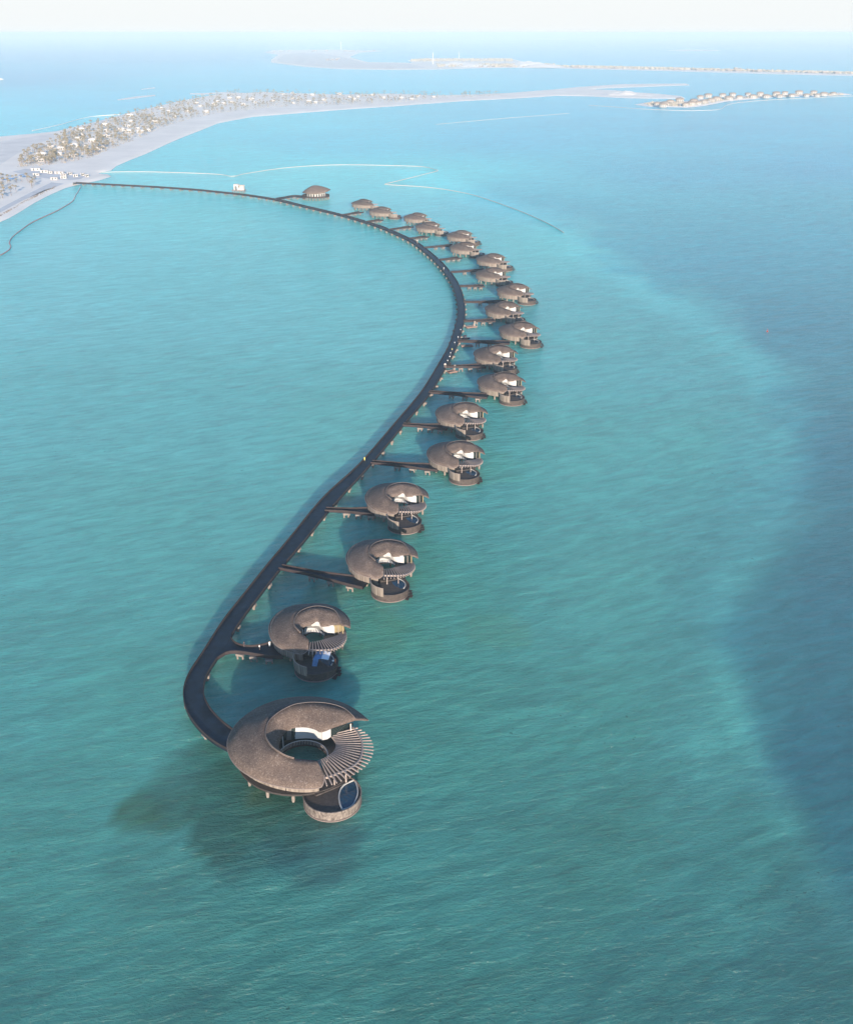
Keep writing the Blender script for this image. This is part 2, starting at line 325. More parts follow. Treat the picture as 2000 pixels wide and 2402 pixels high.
# ------------------------------------------------------------------ islands (ground)
def poly_ground(name, pts, z, m, label=None, dome=0.0, skirt=True):
    P = [up(x, y, 0) for x, y in pts]
    from mathutils.geometry import delaunay_2d_cdt
    bm = bmesh.new(); top = [bm.verts.new((p.x, p.y, z)) for p in P]
    vs, es, fs, *_ = delaunay_2d_cdt([p.xy for p in P], [], [list(range(len(P)))], 1, 1e-3)
    tv = [bm.verts.new((v.x, v.y, z)) for v in vs]
    for f in fs: bm.faces.new([tv[i] for i in f])
    if skirt:
        # gentle beach slope outward down into the water
        n = len(P); area = sum(P[i].x * P[(i + 1) % n].y - P[(i + 1) % n].x * P[i].y for i in range(n)); sgn = 1 if area > 0 else -1
        lows = []
        for i in range(n):
            d = (P[(i + 1) % n] - P[i - 1]); d.z = 0; d.normalize(); out = Vector((d.y, -d.x, 0)) * sgn
            q = P[i] + out * 9 * z; lows.append(bm.verts.new((q.x, q.y, -0.4)))
        for i in range(n):
            j = (i + 1) % n; bm.faces.new((top[i], lows[i], lows[j], top[j]))
    bmesh.ops.triangulate(bm, faces=bm.faces[:]); bm.normal_update()
    for f in bm.faces:
        if f.normal.z < 0: f.normal_flip()
    me = bpy.data.meshes.new(name); bm.to_mesh(me); bm.free(); me.materials.append(m)
    o = bpy.data.objects.new(name, me); link(o); tag(o, kind='structure'); return o
near_front = [(-260, 620), (-100, 555), (0, 511), (22, 499), (60, 476), (95, 458), (134, 441), (163, 433), (185, 429), (220, 421), (243, 414), (238, 410), (215, 408), (222, 403), (245, 399), (257, 389), (290, 375), (329, 360), (386, 334), (420, 320), (457, 306), (500, 289), (529, 283), (586, 273), (672, 266), (800, 256), (920, 248), (1080, 236), (1200, 230), (1264, 226), (1300, 223.5), (1380, 224.5), (1468, 229), (1540, 230), (1600, 230), ]
near_back = [(1590, 225), (1540, 220), (1490, 217), (1440, 212), (1400, 210), (1385, 207.5), (1480, 203.5), (1612, 199), (1608, 196), (1460, 197.5), (1360, 204), (1300, 210), (1200, 218), (1120, 222), (1020, 224), (920, 220), (800, 222), (672, 218.5), (615, 216), (586, 218.5), (534, 217), (500, 223), (446, 233), (400, 243), (314, 263), (243, 283), (177, 299), (137, 308.6), (86, 314), (0, 321.5), (-150, 330), (-300, 345)]
poly_ground('sand_island', near_front + near_back, 1.2, M['sand'])
poly_ground('spit_ground', [(1495, 245), (1528, 249), (1607, 251), (1645, 247), (1702, 236), (1796, 228), (1922, 224.5), (1991, 221), (1969, 217.5), (1827, 221.8), (1733, 226.5), (1639, 233), (1613, 237.5), (1560, 238.5), (1528, 239)], 1.2, M['sand'])
FAR = [(640, 146), (720, 156), (800, 161), (920, 163), (1020, 162), (1120, 159), (1200, 158), (1300, 159), (1580, 166), (1820, 173), (2060, 178), (2060, 173.5), (1820, 166), (1580, 157), (1380, 153), (1300, 153), (1240, 148), (1200, 138), (1192, 136), (1000, 136), (960, 141), (972, 147), (860, 145.5), (816, 133), (840, 123), (896, 119), (780, 116), (640, 117), (624, 122), (655, 128), (640, 139)]
poly_ground('far_island', FAR, 1.5, M['sand'])
def sheet(name, pts, z, m):
    P = [up(x, y, z) for x, y in pts]; bm = bmesh.new(); bm.faces.new([bm.verts.new(p) for p in P]); bmesh.ops.triangulate(bm, faces=bm.faces[:]); bmesh.ops.recalc_face_normals(bm, faces=bm.faces[:])
    for f in bm.faces:
        if f.normal.z < 0: f.normal_flip()
    me = bpy.data.meshes.new(name); bm.to_mesh(me); bm.free(); me.materials.append(m); o = bpy.data.objects.new(name, me); link(o); tag(o, kind='structure')
sheet('damp_ground', [(650, 138), (665, 128), (700, 123), (760, 125), (800, 132), (850, 146), (960, 149), (1000, 158), (920, 160.5), (800, 158.5), (720, 153), (650, 144)], 1.51, M['greysand'])
sheet('bare_ground', [(-200, 352), (-40, 336), (30, 327), (90, 317), (135, 312), (140, 318), (95, 334), (40, 360), (0, 386), (-60, 420), (-200, 470)], 1.21, M['greysand'])
sheet('beach_road', [(-120, 565), (0, 498), (60, 466), (105, 445), (135, 436), (150, 430), (120, 427), (100, 437), (50, 462), (0, 488), (-120, 545)], 1.215, M['road'])
sheet('arrival_court', [(60, 395), (95, 402), (150, 402), (160, 408), (200, 412), (190, 419), (165, 422), (110, 418), (60, 410), (30, 402)], 1.215, M['road'])
for k, pts in enumerate([[(276, 234.5), (320, 229.5), (364, 224), (364, 222), (318, 226), (276, 233)], [(332, 209.5), (364, 206), (362, 204.5), (332, 208.5)], [(447, 220), (480, 221), (530, 217), (528, 215.5), (480, 218), (447, 218.5)],
        [(1560, 118), (1620, 119), (1690, 118), (1680, 116.4), (1600, 116)], [(1250, 91), (1330, 92), (1330, 90), (1250, 90)]]):
    o = poly_ground('sandbank', pts, 0.35, M['sand'])
def mound(name, px, py, r, ry, h, m, seed=0, z0=1.2):
    """low heap of sand"""
    c = up(px, py, z0); b = MB(); n, k = 40, 10; vs = []
    for j in range(k + 1):
        t = j / k
        for i in range(n):
            a = 2 * PI * i / n; w = 1 + .25 * noise.noise(Vector((math.cos(a) * 2, math.sin(a) * 2, seed)))
            hh = h * (1 - t * t) ** 1.3 * (1 + .35 * noise.noise(Vector((math.cos(a) * 3 * t, math.sin(a) * 3 * t, seed + 5)))) 
            vs.append((c.x + math.cos(a) * r * t * w, c.y + math.sin(a) * ry * t * w, z0 - .3 + hh))
    fs = [(j * n + i, j * n + (i + 1) % n, (j + 1) * n + (i + 1) % n, (j + 1) * n + i) for j in range(k) for i in range(n)]
    b.add(vs, fs); o = b.build(name, m, smooth=True); return tag(o, kind='structure')
mound('sand_mound', 1468, 221, 48, 60, 9, M['greysand'], 1); mound('sand_mound', 1440, 222, 36, 50, 6, M['greysand'], 2); mound('sand_mound', 1505, 222, 45, 50, 4, M['greysand'], 3)
mound('sand_mound', 1070, 152, 130, 150, 14, M['sand'], 4, 1.5); mound('sand_mound', 1110, 155, 110, 150, 12, M['sand'], 5, 1.5); mound('sand_mound', 1240, 154, 110, 150, 20, M['sand'], 6, 1.5); mound('sand_mound', 1275, 156, 110, 150, 12, M['sand'], 7, 1.5)
#PART2
# ------------------------------------------------------------------ pier
Lf = [(585, 1776), (558, 1776), (529, 1764), (500, 1742), (472, 1717), (452, 1694), (437, 1668), (427, 1640), (424.5, 1618), (428.5, 1599), (468, 1538), (507, 1473), (540, 1430), (590, 1367), (647, 1297), (697, 1237), (763, 1157), (829, 1100), (877, 1048), (929, 986), (980, 928.6), (1012, 880), (1025, 858), (1043, 824), (1057, 791), (1068, 760), (1072.7, 729.7), (1070, 700.7), (1061, 670), (1048, 646.5), (1025, 619), (999, 596), (967, 570.5), (934, 552), (898, 535.5), (868, 525), (814, 509), (794, 504), (696, 480.5), (649, 469), (574, 457), (500, 449), (479, 446.5), (366, 438.3), (166, 427.5)]
Rt = [(600, 1728), (575, 1722), (552, 1712), (531, 1697), (505, 1677), (484, 1650), (474, 1623), (475, 1592), (488, 1569), (509, 1541), (527, 1521), (541, 1492), (562, 1455), (606, 1398), (663, 1324), (707, 1275), (757, 1212), (780, 1186), (872, 1083), (949, 991.5), (1012, 914), (1046, 857), (1073.6, 811), (1084.5, 769.5), (1090.8, 742), (1090.8, 711.6), (1086, 688), (1077, 666), (1061, 641), (1034, 608.5), (1005, 583), (976, 563), (940, 547), (904, 531.6), (880, 523.4), (868, 519.5), (814, 503.5), (796, 498.5), (697, 475.5), (649, 464.5), (574, 453), (500, 445.5), (479, 443), (366, 435), (166, 425)]
DZ, PZ = 2.35, 2.95
L3 = resample(cr([up(x, y, PZ) for x, y in Lf], 6), 900); R3 = resample(cr([up(x, y, PZ) for x, y in Rt], 6), 900)
# pair every left point with its nearest right point so the deck keeps a true width
def nearest(P, q):
    return min(P, key=lambda p: (p - q).length_squared)
# below the curve use the traced pair; beyond it keep the deck at one true width about the middle line
mid = [(a + nearest(R3, a)) / 2 for a in L3]
mid = [sum((mid[min(len(mid) - 1, max(0, i + k))] for k in range(-6, 7)), Vector()) / 13 for i in range(len(mid))]
MIDP = resample(mid, 700)
def offset_line(P, d, z):
    out = []
    for i, p in enumerate(P):
        t = P[min(i + 1, len(P) - 1)] - P[max(i - 1, 0)]; t.z = 0; t.normalize(); out.append(Vector((p.x - t.y * d[i], p.y + t.x * d[i], z)))
    return out
HW = []
for p in MIDP:
    w = (nearest(L3, p) - nearest(R3, p)).length / 2
    HW.append(min(3.2, max(2.1, w)) if p.y < 420 else 2.3)
for _ in range(4): HW = [sum(HW[max(0, i - 5):i + 6]) / len(HW[max(0, i - 5):i + 6]) for i in range(len(HW))]
def wall_line(b, P, w, z0, z1):
    """upright ribbon with thickness along P"""
    A = offset_line(P, [w / 2] * len(P), z0); B = offset_line(P, [-w / 2] * len(P), z0)
    A1 = [Vector((p.x, p.y, z1)) for p in A]; B1 = [Vector((p.x, p.y, z1)) for p in B]
    b.strip(A, A1); b.strip(A1, B1); b.strip(B1, B); b.strip(B, A)
    n = len(A)
def slab(b, A, B, z0, z1):
    A0 = [Vector((p.x, p.y, z0)) for p in A]; A1 = [Vector((p.x, p.y, z1)) for p in A]; B0 = [Vector((p.x, p.y, z0)) for p in B]; B1 = [Vector((p.x, p.y, z1)) for p in B]
    b.strip(A1, B1); b.strip(B0, A0); b.strip(A0, A1); b.strip(B1, B0)
pier = empty('boardwalk', (MIDP[300].x, MIDP[300].y, 0)); PO = pier.location.copy()
tag(pier, 'long curved dark boardwalk on piles joining the beach to the ring-shaped villas', 'pier')
def shift(P): return [p - PO for p in P]
b = MB(); slab(b, shift(offset_line(MIDP, HW, DZ)), shift(offset_line(MIDP, [-h for h in HW], DZ)), DZ - 0.55, DZ); b.build('deck', M['deck'], pier)
# places where walkways branch off to the right
WK = [((663, 1324), (663, 1331), (838, 1351), (845, 1373)), ((770, 1188), (768, 1196), (868, 1186), (880, 1206)), ((878, 1077), (874, 1085), (1008, 1084), (1022, 1102)), ((951, 990), (948, 996), (1030, 989), (1042, 1007)),
      ((1012, 913), (1009, 920), (1128, 919), (1134, 932)), ((1049, 854), (1047, 860), (1122, 850), (1130, 861)), ((1078, 795), (1076, 800), (1178, 796), (1190, 806)), ((1091, 748), (1090, 753), (1146, 744), (1154, 754)),
      ((1091, 704), (1090, 708), (1172, 702), (1184, 709)), ((1082, 667), (1080, 671), (1120, 665), (1133, 671)), ((1061, 634), (1060, 637.5), (1126, 629), (1136, 634)), ((1034, 605.5), (1033, 609), (1066, 600.5), (1078, 605)),
      ((997, 577), (996, 580), (1052, 571), (1064, 576)), ((962, 556), (960, 559), (990, 551), (1002, 555.5)), ((915, 535), (913, 537.5), (953, 528), (966, 532)), ((862, 516.5), (860, 519), (882, 512.5), (896, 515.5)), ((803, 501.5), (801, 503.5), (836, 494), (850, 497.5))]
gaps = [(up(a[0], a[1], PZ) + up(c[0], c[1], PZ)) / 2 for a, c, _, _ in WK] + [up(541, 1510, PZ), up(530, 1522, PZ), up(644, 466, PZ)]
def split_open(P, rad):
    out = []; cur = []
    for p in P:
        if any((p - g).xy.length < (rad if i not in (17, 18) else 4.0) for i, g in enumerate(gaps)):
            if len(cur) > 2: out.append(cur)
            cur = []
        else: cur.append(p)
    if len(cur) > 2: out.append(cur)
    return out
bL = MB(); wall_line(bL, shift(offset_line(MIDP, [h - .12 for h in HW], 0)), .2, DZ - .3, PZ); bL.build('parapet', M['parapet'], pier)
bR = MB()
for seg in split_open(offset_line(MIDP, [-(h - .12) for h in HW], PZ), 2.6):
    wall_line(bR, shift(seg), .2, DZ - .3, PZ)
bR.build('parapet', M['parapet'], pier)
# pile bents under the pier, each one a cap beam on two piles
bents = resample(MIDP, 97)
for i in range(1, 97):
    p = bents[i]; t = (bents[min(96, i + 1)] - bents[i - 1]); t.z = 0; t.normalize(); nrm = Vector((-t.y, t.x, 0)); q = p - PO; q.z = 0
    b = MB(); ang = math.atan2(nrm.y, nrm.x)
    b.box((q.x, q.y, DZ - 1.0), (6.3 if p.y > 420 else 5.2, 1.3, .85), ang)
    for s_ in (-1, 1): c = q + nrm * s_ * 1.9; b.cyl((c.x, c.y), .42, -1.5, DZ - 1.2, 8)
    b.build('pile_bent', M['conc'], pier)
# ------------------------------------------------------------------ walkways
ORD = ['first', 'second', 'third', 'fourth', 'fifth', 'sixth', 'seventh', 'eighth', 'ninth', 'tenth', 'eleventh', 'twelfth', 'thirteenth', 'fourteenth', 'fifteenth', 'sixteenth', 'seventeenth', 'eighteenth']
def walkway(idx, back, front, label):
    """back / front: world polylines of the two parapet tops"""
    n = 14; A = resample(back, n); B = resample(front, n); o = (A[0] + B[0]) / 2; o.z = 0
    r = empty('walkway', o); tag(r, label, 'walkway', 'walkways branching from the boardwalk to the villas')
    A = [p - o for p in A]; B = [p - o for p in B]
    b = MB(); slab(b, A, B, DZ - .5, DZ - .012); b.build('deck', M['deck'], r)
    for P in (A, B):
        b = MB(); wall_line(b, P, .16, DZ - .3, PZ - .02); b.build('parapet', M['parapet'], r)
    b = MB(); m_ = [(a + c) / 2 for a, c in zip(A, B)]
    for k in (5, 8, 11):
        p = m_[k]; t = m_[k + 1] - m_[k - 1]; ang = math.atan2(t.y, t.x); nr = Vector((-math.sin(ang), math.cos(ang), 0)); w = (A[k] - B[k]).length
        b = MB(); b.box((p.x, p.y, DZ - .85), (2.0, w + .3, .6), ang)
        for s_ in (-1, 1):
            for e_ in (-.75, .75):
                c = p + nr * s_ * w * .38 + Vector((math.cos(ang), math.sin(ang), 0)) * e_; b.cyl((c.x, c.y), .25, -1.5, DZ - 1.2, 8)
        b.build('pile_bent', M['conc'], r)
    return r
for i, (a, c, d, e) in enumerate(WK):
    A0, B0, A1, B1 = up(a[0], a[1], PZ), up(c[0], c[1], PZ), up(d[0], d[1], PZ), up(e[0], e[1], PZ)
    # real widths: 2.1 m at the boardwalk flaring to about 4.2 m at the villa door
    m0 = (A0 + B0) / 2; m1 = (A1 + B1) / 2; t = (m1 - m0); t.z = 0; t.normalize(); nr = Vector((-t.y, t.x, 0))
    m0 = m0 - t * 0.9; m1 = m1 + t * 2.5
    A, B = [], []
    for k in range(11):
        s_ = k / 10; p = m0.lerp(m1, s_); hw = 1.15 + 1.75 * smooth(.3, 1, s_); A.append(p + nr * hw); B.append(p - nr * hw)
    walkway(i, A, B, '%s walkway from the front, leading from the boardwalk to a shell-roofed villa' % ORD[i + 1])
bk = cr([up(x, y, PZ) for x, y in ((541, 1493), (549, 1503), (566, 1510.6), (591, 1513), (615, 1509.5), (640, 1503))], 6)
fr = cr([up(x, y, PZ) for x, y in ((509, 1541), (531, 1528), (558, 1526), (593, 1531), (630, 1537), (664, 1538))], 6)
walkway(0, bk, fr, 'first walkway from the front, flaring wide and curved, with three people on it')

# ------------------------------------------------------------------ villas
class Tr:
    """turns traced points (zoomed photo pixels + height) into a villa's own metres"""
    def __init__(s, x0, y0, k, origin): s.x0, s.y0, s.k, s.o = x0, y0, k, origin
    def __call__(s, x, y, z): p = up(s.x0 + x / s.k, s.y0 + y / s.k, z); return p - s.o
def loft(name, rows, m, parent, smooth=True, solid=(.28, -1)):
    n = len(rows[0]); V = [p for r in rows for p in r]; Fc = [(j * n + i, j * n + i + 1, (j + 1) * n + i + 1, (j + 1) * n + i) for j in range(len(rows) - 1) for i in range(n - 1)]
    o = mesh_obj(name, V, Fc, m, parent, smooth, solid)
    bm = bmesh.new(); bm.from_mesh(o.data); 
    if sum(f.normal.z * f.calc_area() for f in bm.faces) < 0: bmesh.ops.reverse_faces(bm, faces=bm.faces[:])
    bm.to_mesh(o.data); bm.free(); return o
def lerp_row(A, B, t, sag=0.0): return [a.lerp(c, t) + Vector((0, 0, sag * 4 * t * (1 - t))) for a, c in zip(A, B)]
def arc(c, r, a0, a1, n, z): return [Vector((c[0] + r * math.cos(math.radians(a0 + (a1 - a0) * i / (n - 1))), c[1] + r * math.sin(math.radians(a0 + (a1 - a0) * i / (n - 1))), z)) for i in range(n)]
def annulus_floor(name, m, parent, c0, r0, c1, r1, z0, z1, n=48):
    I = arc(c0, r0, 0, 360, n, z1); O = arc(c1, r1, 0, 360, n, z1); b = MB(); b.strip(I, O)
    I0 = [Vector((p.x, p.y, z0)) for p in I]; O0 = [Vector((p.x, p.y, z0)) for p in O]; b.strip(O0, I0); b.strip(O, O0); b.strip(I0, I)
    return b.build(name, m, parent)
def quadstrip(name, T, top, bot, m, parent, n=8, th=.12):
    A = resample(cr([T(*p) for p in top], 6), n * 2); B = resample(cr([T(*p) for p in bot], 6), n * 2); b = MB(); b.strip(A, B); return b.build(name, m, parent, solid=(th, 0))
def build_villa(name, origin, T, D):
    r = empty(name, origin)
    Oo, Rr, Ii = ([T(*p) for p in D[k]] for k in ('O', 'R', 'I'))
    O, R, I = cr(Oo, 4), cr(Rr, 4), cr(Ii, 4)
    outer = loft('roof', [O, lerp_row(O, R, .25, .05), lerp_row(O, R, .5, .1), lerp_row(O, R, .75, .05), R], M['roof'], r)
    k0 = D['inner_from'] * 4
    R2 = [p + Vector((0, 0, .16)) for p in R[k0:]]; I2 = I[k0:]
    inner = loft('inner_roof', [R2, lerp_row(R2, I2, .33, -.02), lerp_row(R2, I2, .66, -.05), I2], M['roof'], r)
    # pale edge trims (the eave board and the raised ridge)
    b = MB(); b.tube([p + Vector((0, 0, -.12)) for p in O], .13, 5); b.build('eave_trim', M['trim'], outer)
    b = MB(); b.tube([p + Vector((0, 0, .03)) for p in R2], .06, 5); b.build('ridge_trim', M['trim'], inner)
    # floor with the open well
    hc = T(*D['hole']); annulus_floor('floor_slab', M['floor'], r, (hc.x, hc.y), D['hole_r'], D['floor_c'], D['floor_r'], 2.3, 2.75)
    # slatted wall under the eave
    cx, cy = D['floor_c']; ws = []
    n = len(O)
    for q in range(D['wall'][0] * 4, D['wall'][1] * 4 + 1): p = O[q]; w = Vector((cx + (p.x - cx) * D['wall_k'], cy + (p.y - cy) * D['wall_k'], 0)); ws.append((w, p.z))
    for part in range(D['wall'][0] * 4, D['wall'][1] * 4, 8):
        seg = ws[part - D['wall'][0] * 4: part - D['wall'][0] * 4 + 9]
        if len(seg) < 3: continue
        A = [Vector((w.x, w.y, 2.25)) for w, z in seg]; B = [Vector((w.x, w.y, z + .25)) for w, z in seg]
        d = (A[-1] - A[0]).normalized() * .18; A[-1] = A[-1] - d; B[-1] = B[-1] - d
        b = MB(); b.strip(A, B); b.build('slatted_wall', M['slat'], r, solid=(.15, 0))
    dk = MB(); w2 = [Vector((cx + (w.x - cx) * .96, cy + (w.y - cy) * .96, 0)) for w, z in ws]
    dk.strip([Vector((w.x, w.y, 2.76)) for w in w2], [Vector((w.x, w.y, z[1] + .2)) for w, z in zip(w2, ws)]); dk.build('inner_wall', M['glass'], r)
    for nm, top, bot, mm, th in D['strips']: quadstrip(nm, T, top, bot, M[mm], r, th=th)
    for a, c, w, mm in D['posts']:
        b = MB(); pa = T(*a); b.box((pa.x, pa.y, (a[2] + c) / 2), (w, w, a[2] - c)); b.build('post', M[mm], r)
    # pergola: fascia ring and radial beams
    ring = cr([T(*p) for p in D['ring']], 5); b = MB(); b.strip([p + Vector((0, 0, .12)) for p in ring], [p + Vector((0, 0, -.36)) for p in ring]); fz = b.build('pergola_ring', M['beam'], r, solid=(.3, 0))
    bi = resample(cr([T(*p) for p in D['bi']], 6), D['nb']); bo = resample(cr([T(*p) for p in D['bo']], 6), D['nb'])
    for a, c in zip(bi, bo): b = MB(); b.bar(a, c, D.get('bw', .2), .3); b.build('beam', M['beam'], r)
    if 'screen' in D:
        A = resample(cr([T(*p) for p in D['screen'][0]], 5), 12); B = resample(cr([T(*p) for p in D['screen'][1]], 5), 12); b = MB(); b.strip(A, B); b.build('sun_screen', M['floor'], r, solid=(.1, 0))
    # baluster ring round the well
    b = MB(); bc = D['bal']
    for q in range(D['nbal']):
        a = math.radians(bc[0] + (bc[1] - bc[0]) * q / (D['nbal'] - 1)); x, y = hc.x + D['hole_r'] * 1.02 * math.cos(a), hc.y + D['hole_r'] * 1.02 * math.sin(a); b.box((x, y, 3.2), (.13, .13, 1.1), a)
    b.build('baluster_ring', M['beam'], r)
    b = MB(); b.tube(arc((hc.x, hc.y), D['hole_r'] * 1.03, bc[0], bc[1], 30, 3.8), .1, 5); b.build('handrail', M['white'], r)
    # piles
    for q in range(14):
        a = 2 * PI * q / 14 + .2; rr = D['floor_r'] * .93; b = MB(); b.cyl((cx + rr * math.cos(a), cy + rr * math.sin(a)), .3, -1.5, 2.3, 8); b.cyl((cx + rr * math.cos(a), cy + rr * math.sin(a)), .38, .4, 1.5, 8); b.build('pile', M['conc'], r)
    for q in range(6):
        a = 2 * PI * q / 6; rr = D['floor_r'] * .5; b = MB(); b.cyl((cx + rr * math.cos(a), cy + rr * math.sin(a)), .3, -1.5, 2.3, 8); b.build('pile', M['conc'], r)
    # pool deck
    pc = T(*D['deck']); pr = D['deck_r']; c2 = (pc.x, pc.y); dz = D['deck_z']
    b = MB(); b.cyl(c2, pr * .975, -.6, dz - .08, 56, pr); b.build('deck_base', M[D['deck_mat']], r, smooth=False)
    b = MB(); b.cyl(c2, pr * 1.02, -.3, .22, 56, pr * 1.02); b.build('waterline_ledge', M['trim'], r)
    b = MB(); b.cyl(c2, pr * .985, dz - .079, dz + .02, 56); b.build('deck_floor', M['pooldeck'], r)
    w = D['low']; A = arc(c2, pr, w[0], w[1], 40, dz - .3); B = arc(c2, pr * 1.01, w[0], w[1], 40, dz + w[2]); b = MB(); b.strip(A, B); b.build('low_rim', M[D['deck_mat']], r, solid=(.22, 0))
    if 'high' in D:
        w = D['high']; A = arc(c2, pr + .02, w[0], w[1], 40, dz - .5); B = arc(c2, pr * 1.03 + .02, w[0], w[1], 40, w[2]); b = MB(); b.strip(A, B); b.build('slatted_screen', M['slat'], r, solid=(.18, 0))
        b = MB(); b.tube([p + Vector((0, 0, .03)) for p in B], .09, 4); b.build('screen_cap', M['beam'], r)
        a = math.radians(-12); b = MB()
        for q in range(3): b.box((pc.x + (pr + .4 + .35 * q) * math.cos(a - .1 * q), pc.y + (pr + .4 + .35 * q) * math.sin(a - .1 * q), 1.3 - .42 * q), (1.0, 1.5, .12), a)
        b.box((pc.x + (pr + .5) * math.cos(a - .35), pc.y + (pr + .5) * math.sin(a - .35), .14), (1.0, 2.4, .14), a); b.build('boarding_steps', M['floor'], r)
        # link between the villa floor and the pool deck
    pe = [T(x, y, dz + .06) for x, y in D['pool_out']]; pi_ = [T(x, y, dz + .06) for x, y in D['pool_in']]
    A = resample(cr(pe, 6), 20); B = resample(cr(pi_, 6), 20); b = MB(); b.strip(A, B); pl = b.build('pool', M['pool'], r)
    for P in ((A, B) if D['rim_both'] else (A,)): b = MB(); b.tube([p + Vector((0, 0, .08)) for p in P], .17, 5); b.build('pool_rim', M['poolrim'], pl)
    lk = MB(); a, c = [T(*p) for p in D['link']][:2]; lk.bar(a, c, D['link_w'], .4); lk.build('link_deck', M['pooldeck'], r)
    for q in range(5):
        a = 2 * PI * q / 5 + .6; b = MB(); b.cyl((pc.x + pr * .7 * math.cos(a), pc.y + pr * .7 * math.sin(a)), .3, -1.5, -.3, 8)
    return r

VO = up(895.5, 1343.9, 0); T3 = Tr(740, 1100, 5.466, VO)
DV = dict(
 O=[(868, 1360, 5.4), (800, 1402, 4.8), (690, 1388, 4.7), (590, 1360, 4.7), (500, 1318, 4.8), (420, 1235, 4.9), (390, 1150, 5.0), (405, 1070, 5.2), (475, 985, 5.4), (620, 918, 5.7), (780, 897, 5.9), (960, 893, 6.0), (1110, 925, 6.0), (1230, 990, 5.8), (1295, 1060, 5.6), (1312, 1140, 5.4)],
 R=[(868, 1256, 6.80), (845, 1236, 6.90), (810, 1206, 7.00), (770, 1180, 7.23), (735, 1150, 7.45), (700, 1118, 7.55), (682, 1070, 7.65), (700, 1010, 7.75), (750, 960, 7.95), (840, 925, 8.15), (940, 912, 8.25), (1050, 928, 8.15), (1130, 960, 7.73), (1180, 1020, 7.20), (1205, 1070, 6.90), (1215, 1105, 6.60)],
 I=[(872, 1262, 6.6), (850, 1242, 6.7), (818, 1215, 6.6), (790, 1200, 6.2), (775, 1190, 5.8), (772, 1170, 5.7), (778, 1148, 5.8), (800, 1125, 6.1), (868, 1102, 6.3), (915, 1077, 6.5), (955, 1075, 6.5), (985, 1118, 6.15), (1060, 1118, 6.1), (1123, 1113, 6.1), (1180, 1106, 6.15), (1205, 1104, 6.4)],
 inner_from=3, hole=(905, 1245, 2.8), hole_r=2.75, floor_c=(0, 0), floor_r=9.9, wall=(1, 13), wall_k=.95,
 strips=[('upper_wall', [(875, 1088, 6.35), (915, 1078, 6.45), (960, 1076, 6.4), (985, 1112, 6.1), (1050, 1112, 6.1)], [(868, 1122, 5.2), (915, 1132, 4.6), (965, 1150, 4.2), (1010, 1180, 3.9), (1050, 1203, 3.6)], 'white', .12),
         ('wall_panel', [(1050, 1112, 6.15), (1090, 1112, 6.15), (1126, 1112, 6.15)], [(1050, 1204, 3.6), (1090, 1204, 3.6), (1126, 1204, 3.6)], 'white', .14),
         ('sloping_band', [(798, 1108, 5.8), (860, 1098, 5.7), (925, 1112, 5.15), (985, 1140, 4.6), (1040, 1190, 3.85), (1126, 1203, 3.6)], [(800, 1150, 4.9), (870, 1146, 4.5), (950, 1166, 3.9), (1000, 1200, 3.2), (1050, 1226, 2.8), (1126, 1222, 2.9)], 'grey', .12),
         ('curved_parapet', [(795, 1150, 4.9), (870, 1146, 4.5), (950, 1166, 3.8), (1000, 1205, 3.3), (1018, 1226, 3.1)], [(788, 1218, 2.9), (840, 1201, 2.9), (900, 1198, 2.9), (970, 1210, 2.85), (1016, 1234, 2.8)], 'white', .15),
         ('glass_door', [(1128, 1113, 6.1), (1170, 1110, 6.15), (1240, 1104, 6.3)], [(1128, 1216, 3.0), (1175, 1206, 3.0), (1240, 1190, 3.0)], 'glass', .08)],
 posts=[((1228, 1115, 6.0), 2.9, .28, 'yellow'), ((1178, 1112, 6.1), 2.9, .14, 'beam'), ((1130, 1114, 6.0), 2.9, .16, 'white'), ((915, 1372, 5.0), 2.2, .26, 'beam'), ((1060, 1368, 4.9), 2.3, .2, 'beam'), ((782, 1160, 5.7), 2.8, .22, 'white')],  # yellow end post: the warm light on it is put into its colour
 ring=[(872, 1362, 5.1), (930, 1364, 5.1), (1000, 1364, 5.05), (1070, 1362, 4.95), (1150, 1352, 4.7), (1215, 1322, 4.3), (1252, 1275, 3.9), (1262, 1225, 3.5), (1240, 1190, 3.2)],
 bi=[(1195, 1200, 3.35), (1180, 1220, 3.5), (1140, 1236, 3.8), (1090, 1248, 4.2), (1040, 1260, 4.7), (1000, 1268, 5.1), (960, 1275, 5.25), (925, 1280, 5.3), (885, 1286, 5.3)],
 bo=[(1258, 1200, 3.3), (1276, 1250, 3.7), (1262, 1305, 4.1), (1210, 1352, 4.5), (1140, 1382, 4.85), (1070, 1398, 5.1), (990, 1404, 5.2), (930, 1406, 5.25), (878, 1412, 5.25)], nb=20,
 screen=([(1015, 1232, 3.1), (1060, 1228, 3.05), (1125, 1224, 3.05), (1190, 1206, 3.05), (1235, 1192, 3.1)], [(1020, 1262, 4.2), (1080, 1290, 4.3), (1150, 1300, 4.1), (1215, 1280, 3.8), (1255, 1225, 3.4)]),
 bal=(20, 150), nbal=22,
 deck=(957, 1591, 0), deck_r=5.6, deck_z=2.2, deck_mat='hull', low=(-108, 62, .3), high=(252, 118, 4.5),
 pool_out=[(945, 1412), (1000, 1406), (1060, 1412), (1110, 1432), (1145, 1465), (1150, 1500), (1130, 1535)], pool_in=[(947, 1414), (965, 1440), (985, 1465), (1010, 1490), (1040, 1512), (1080, 1530), (1128, 1537)], rim_both=False,
 link=[(880, 1350, 2.55), (925, 1440, 2.3)], link_w=4.5)
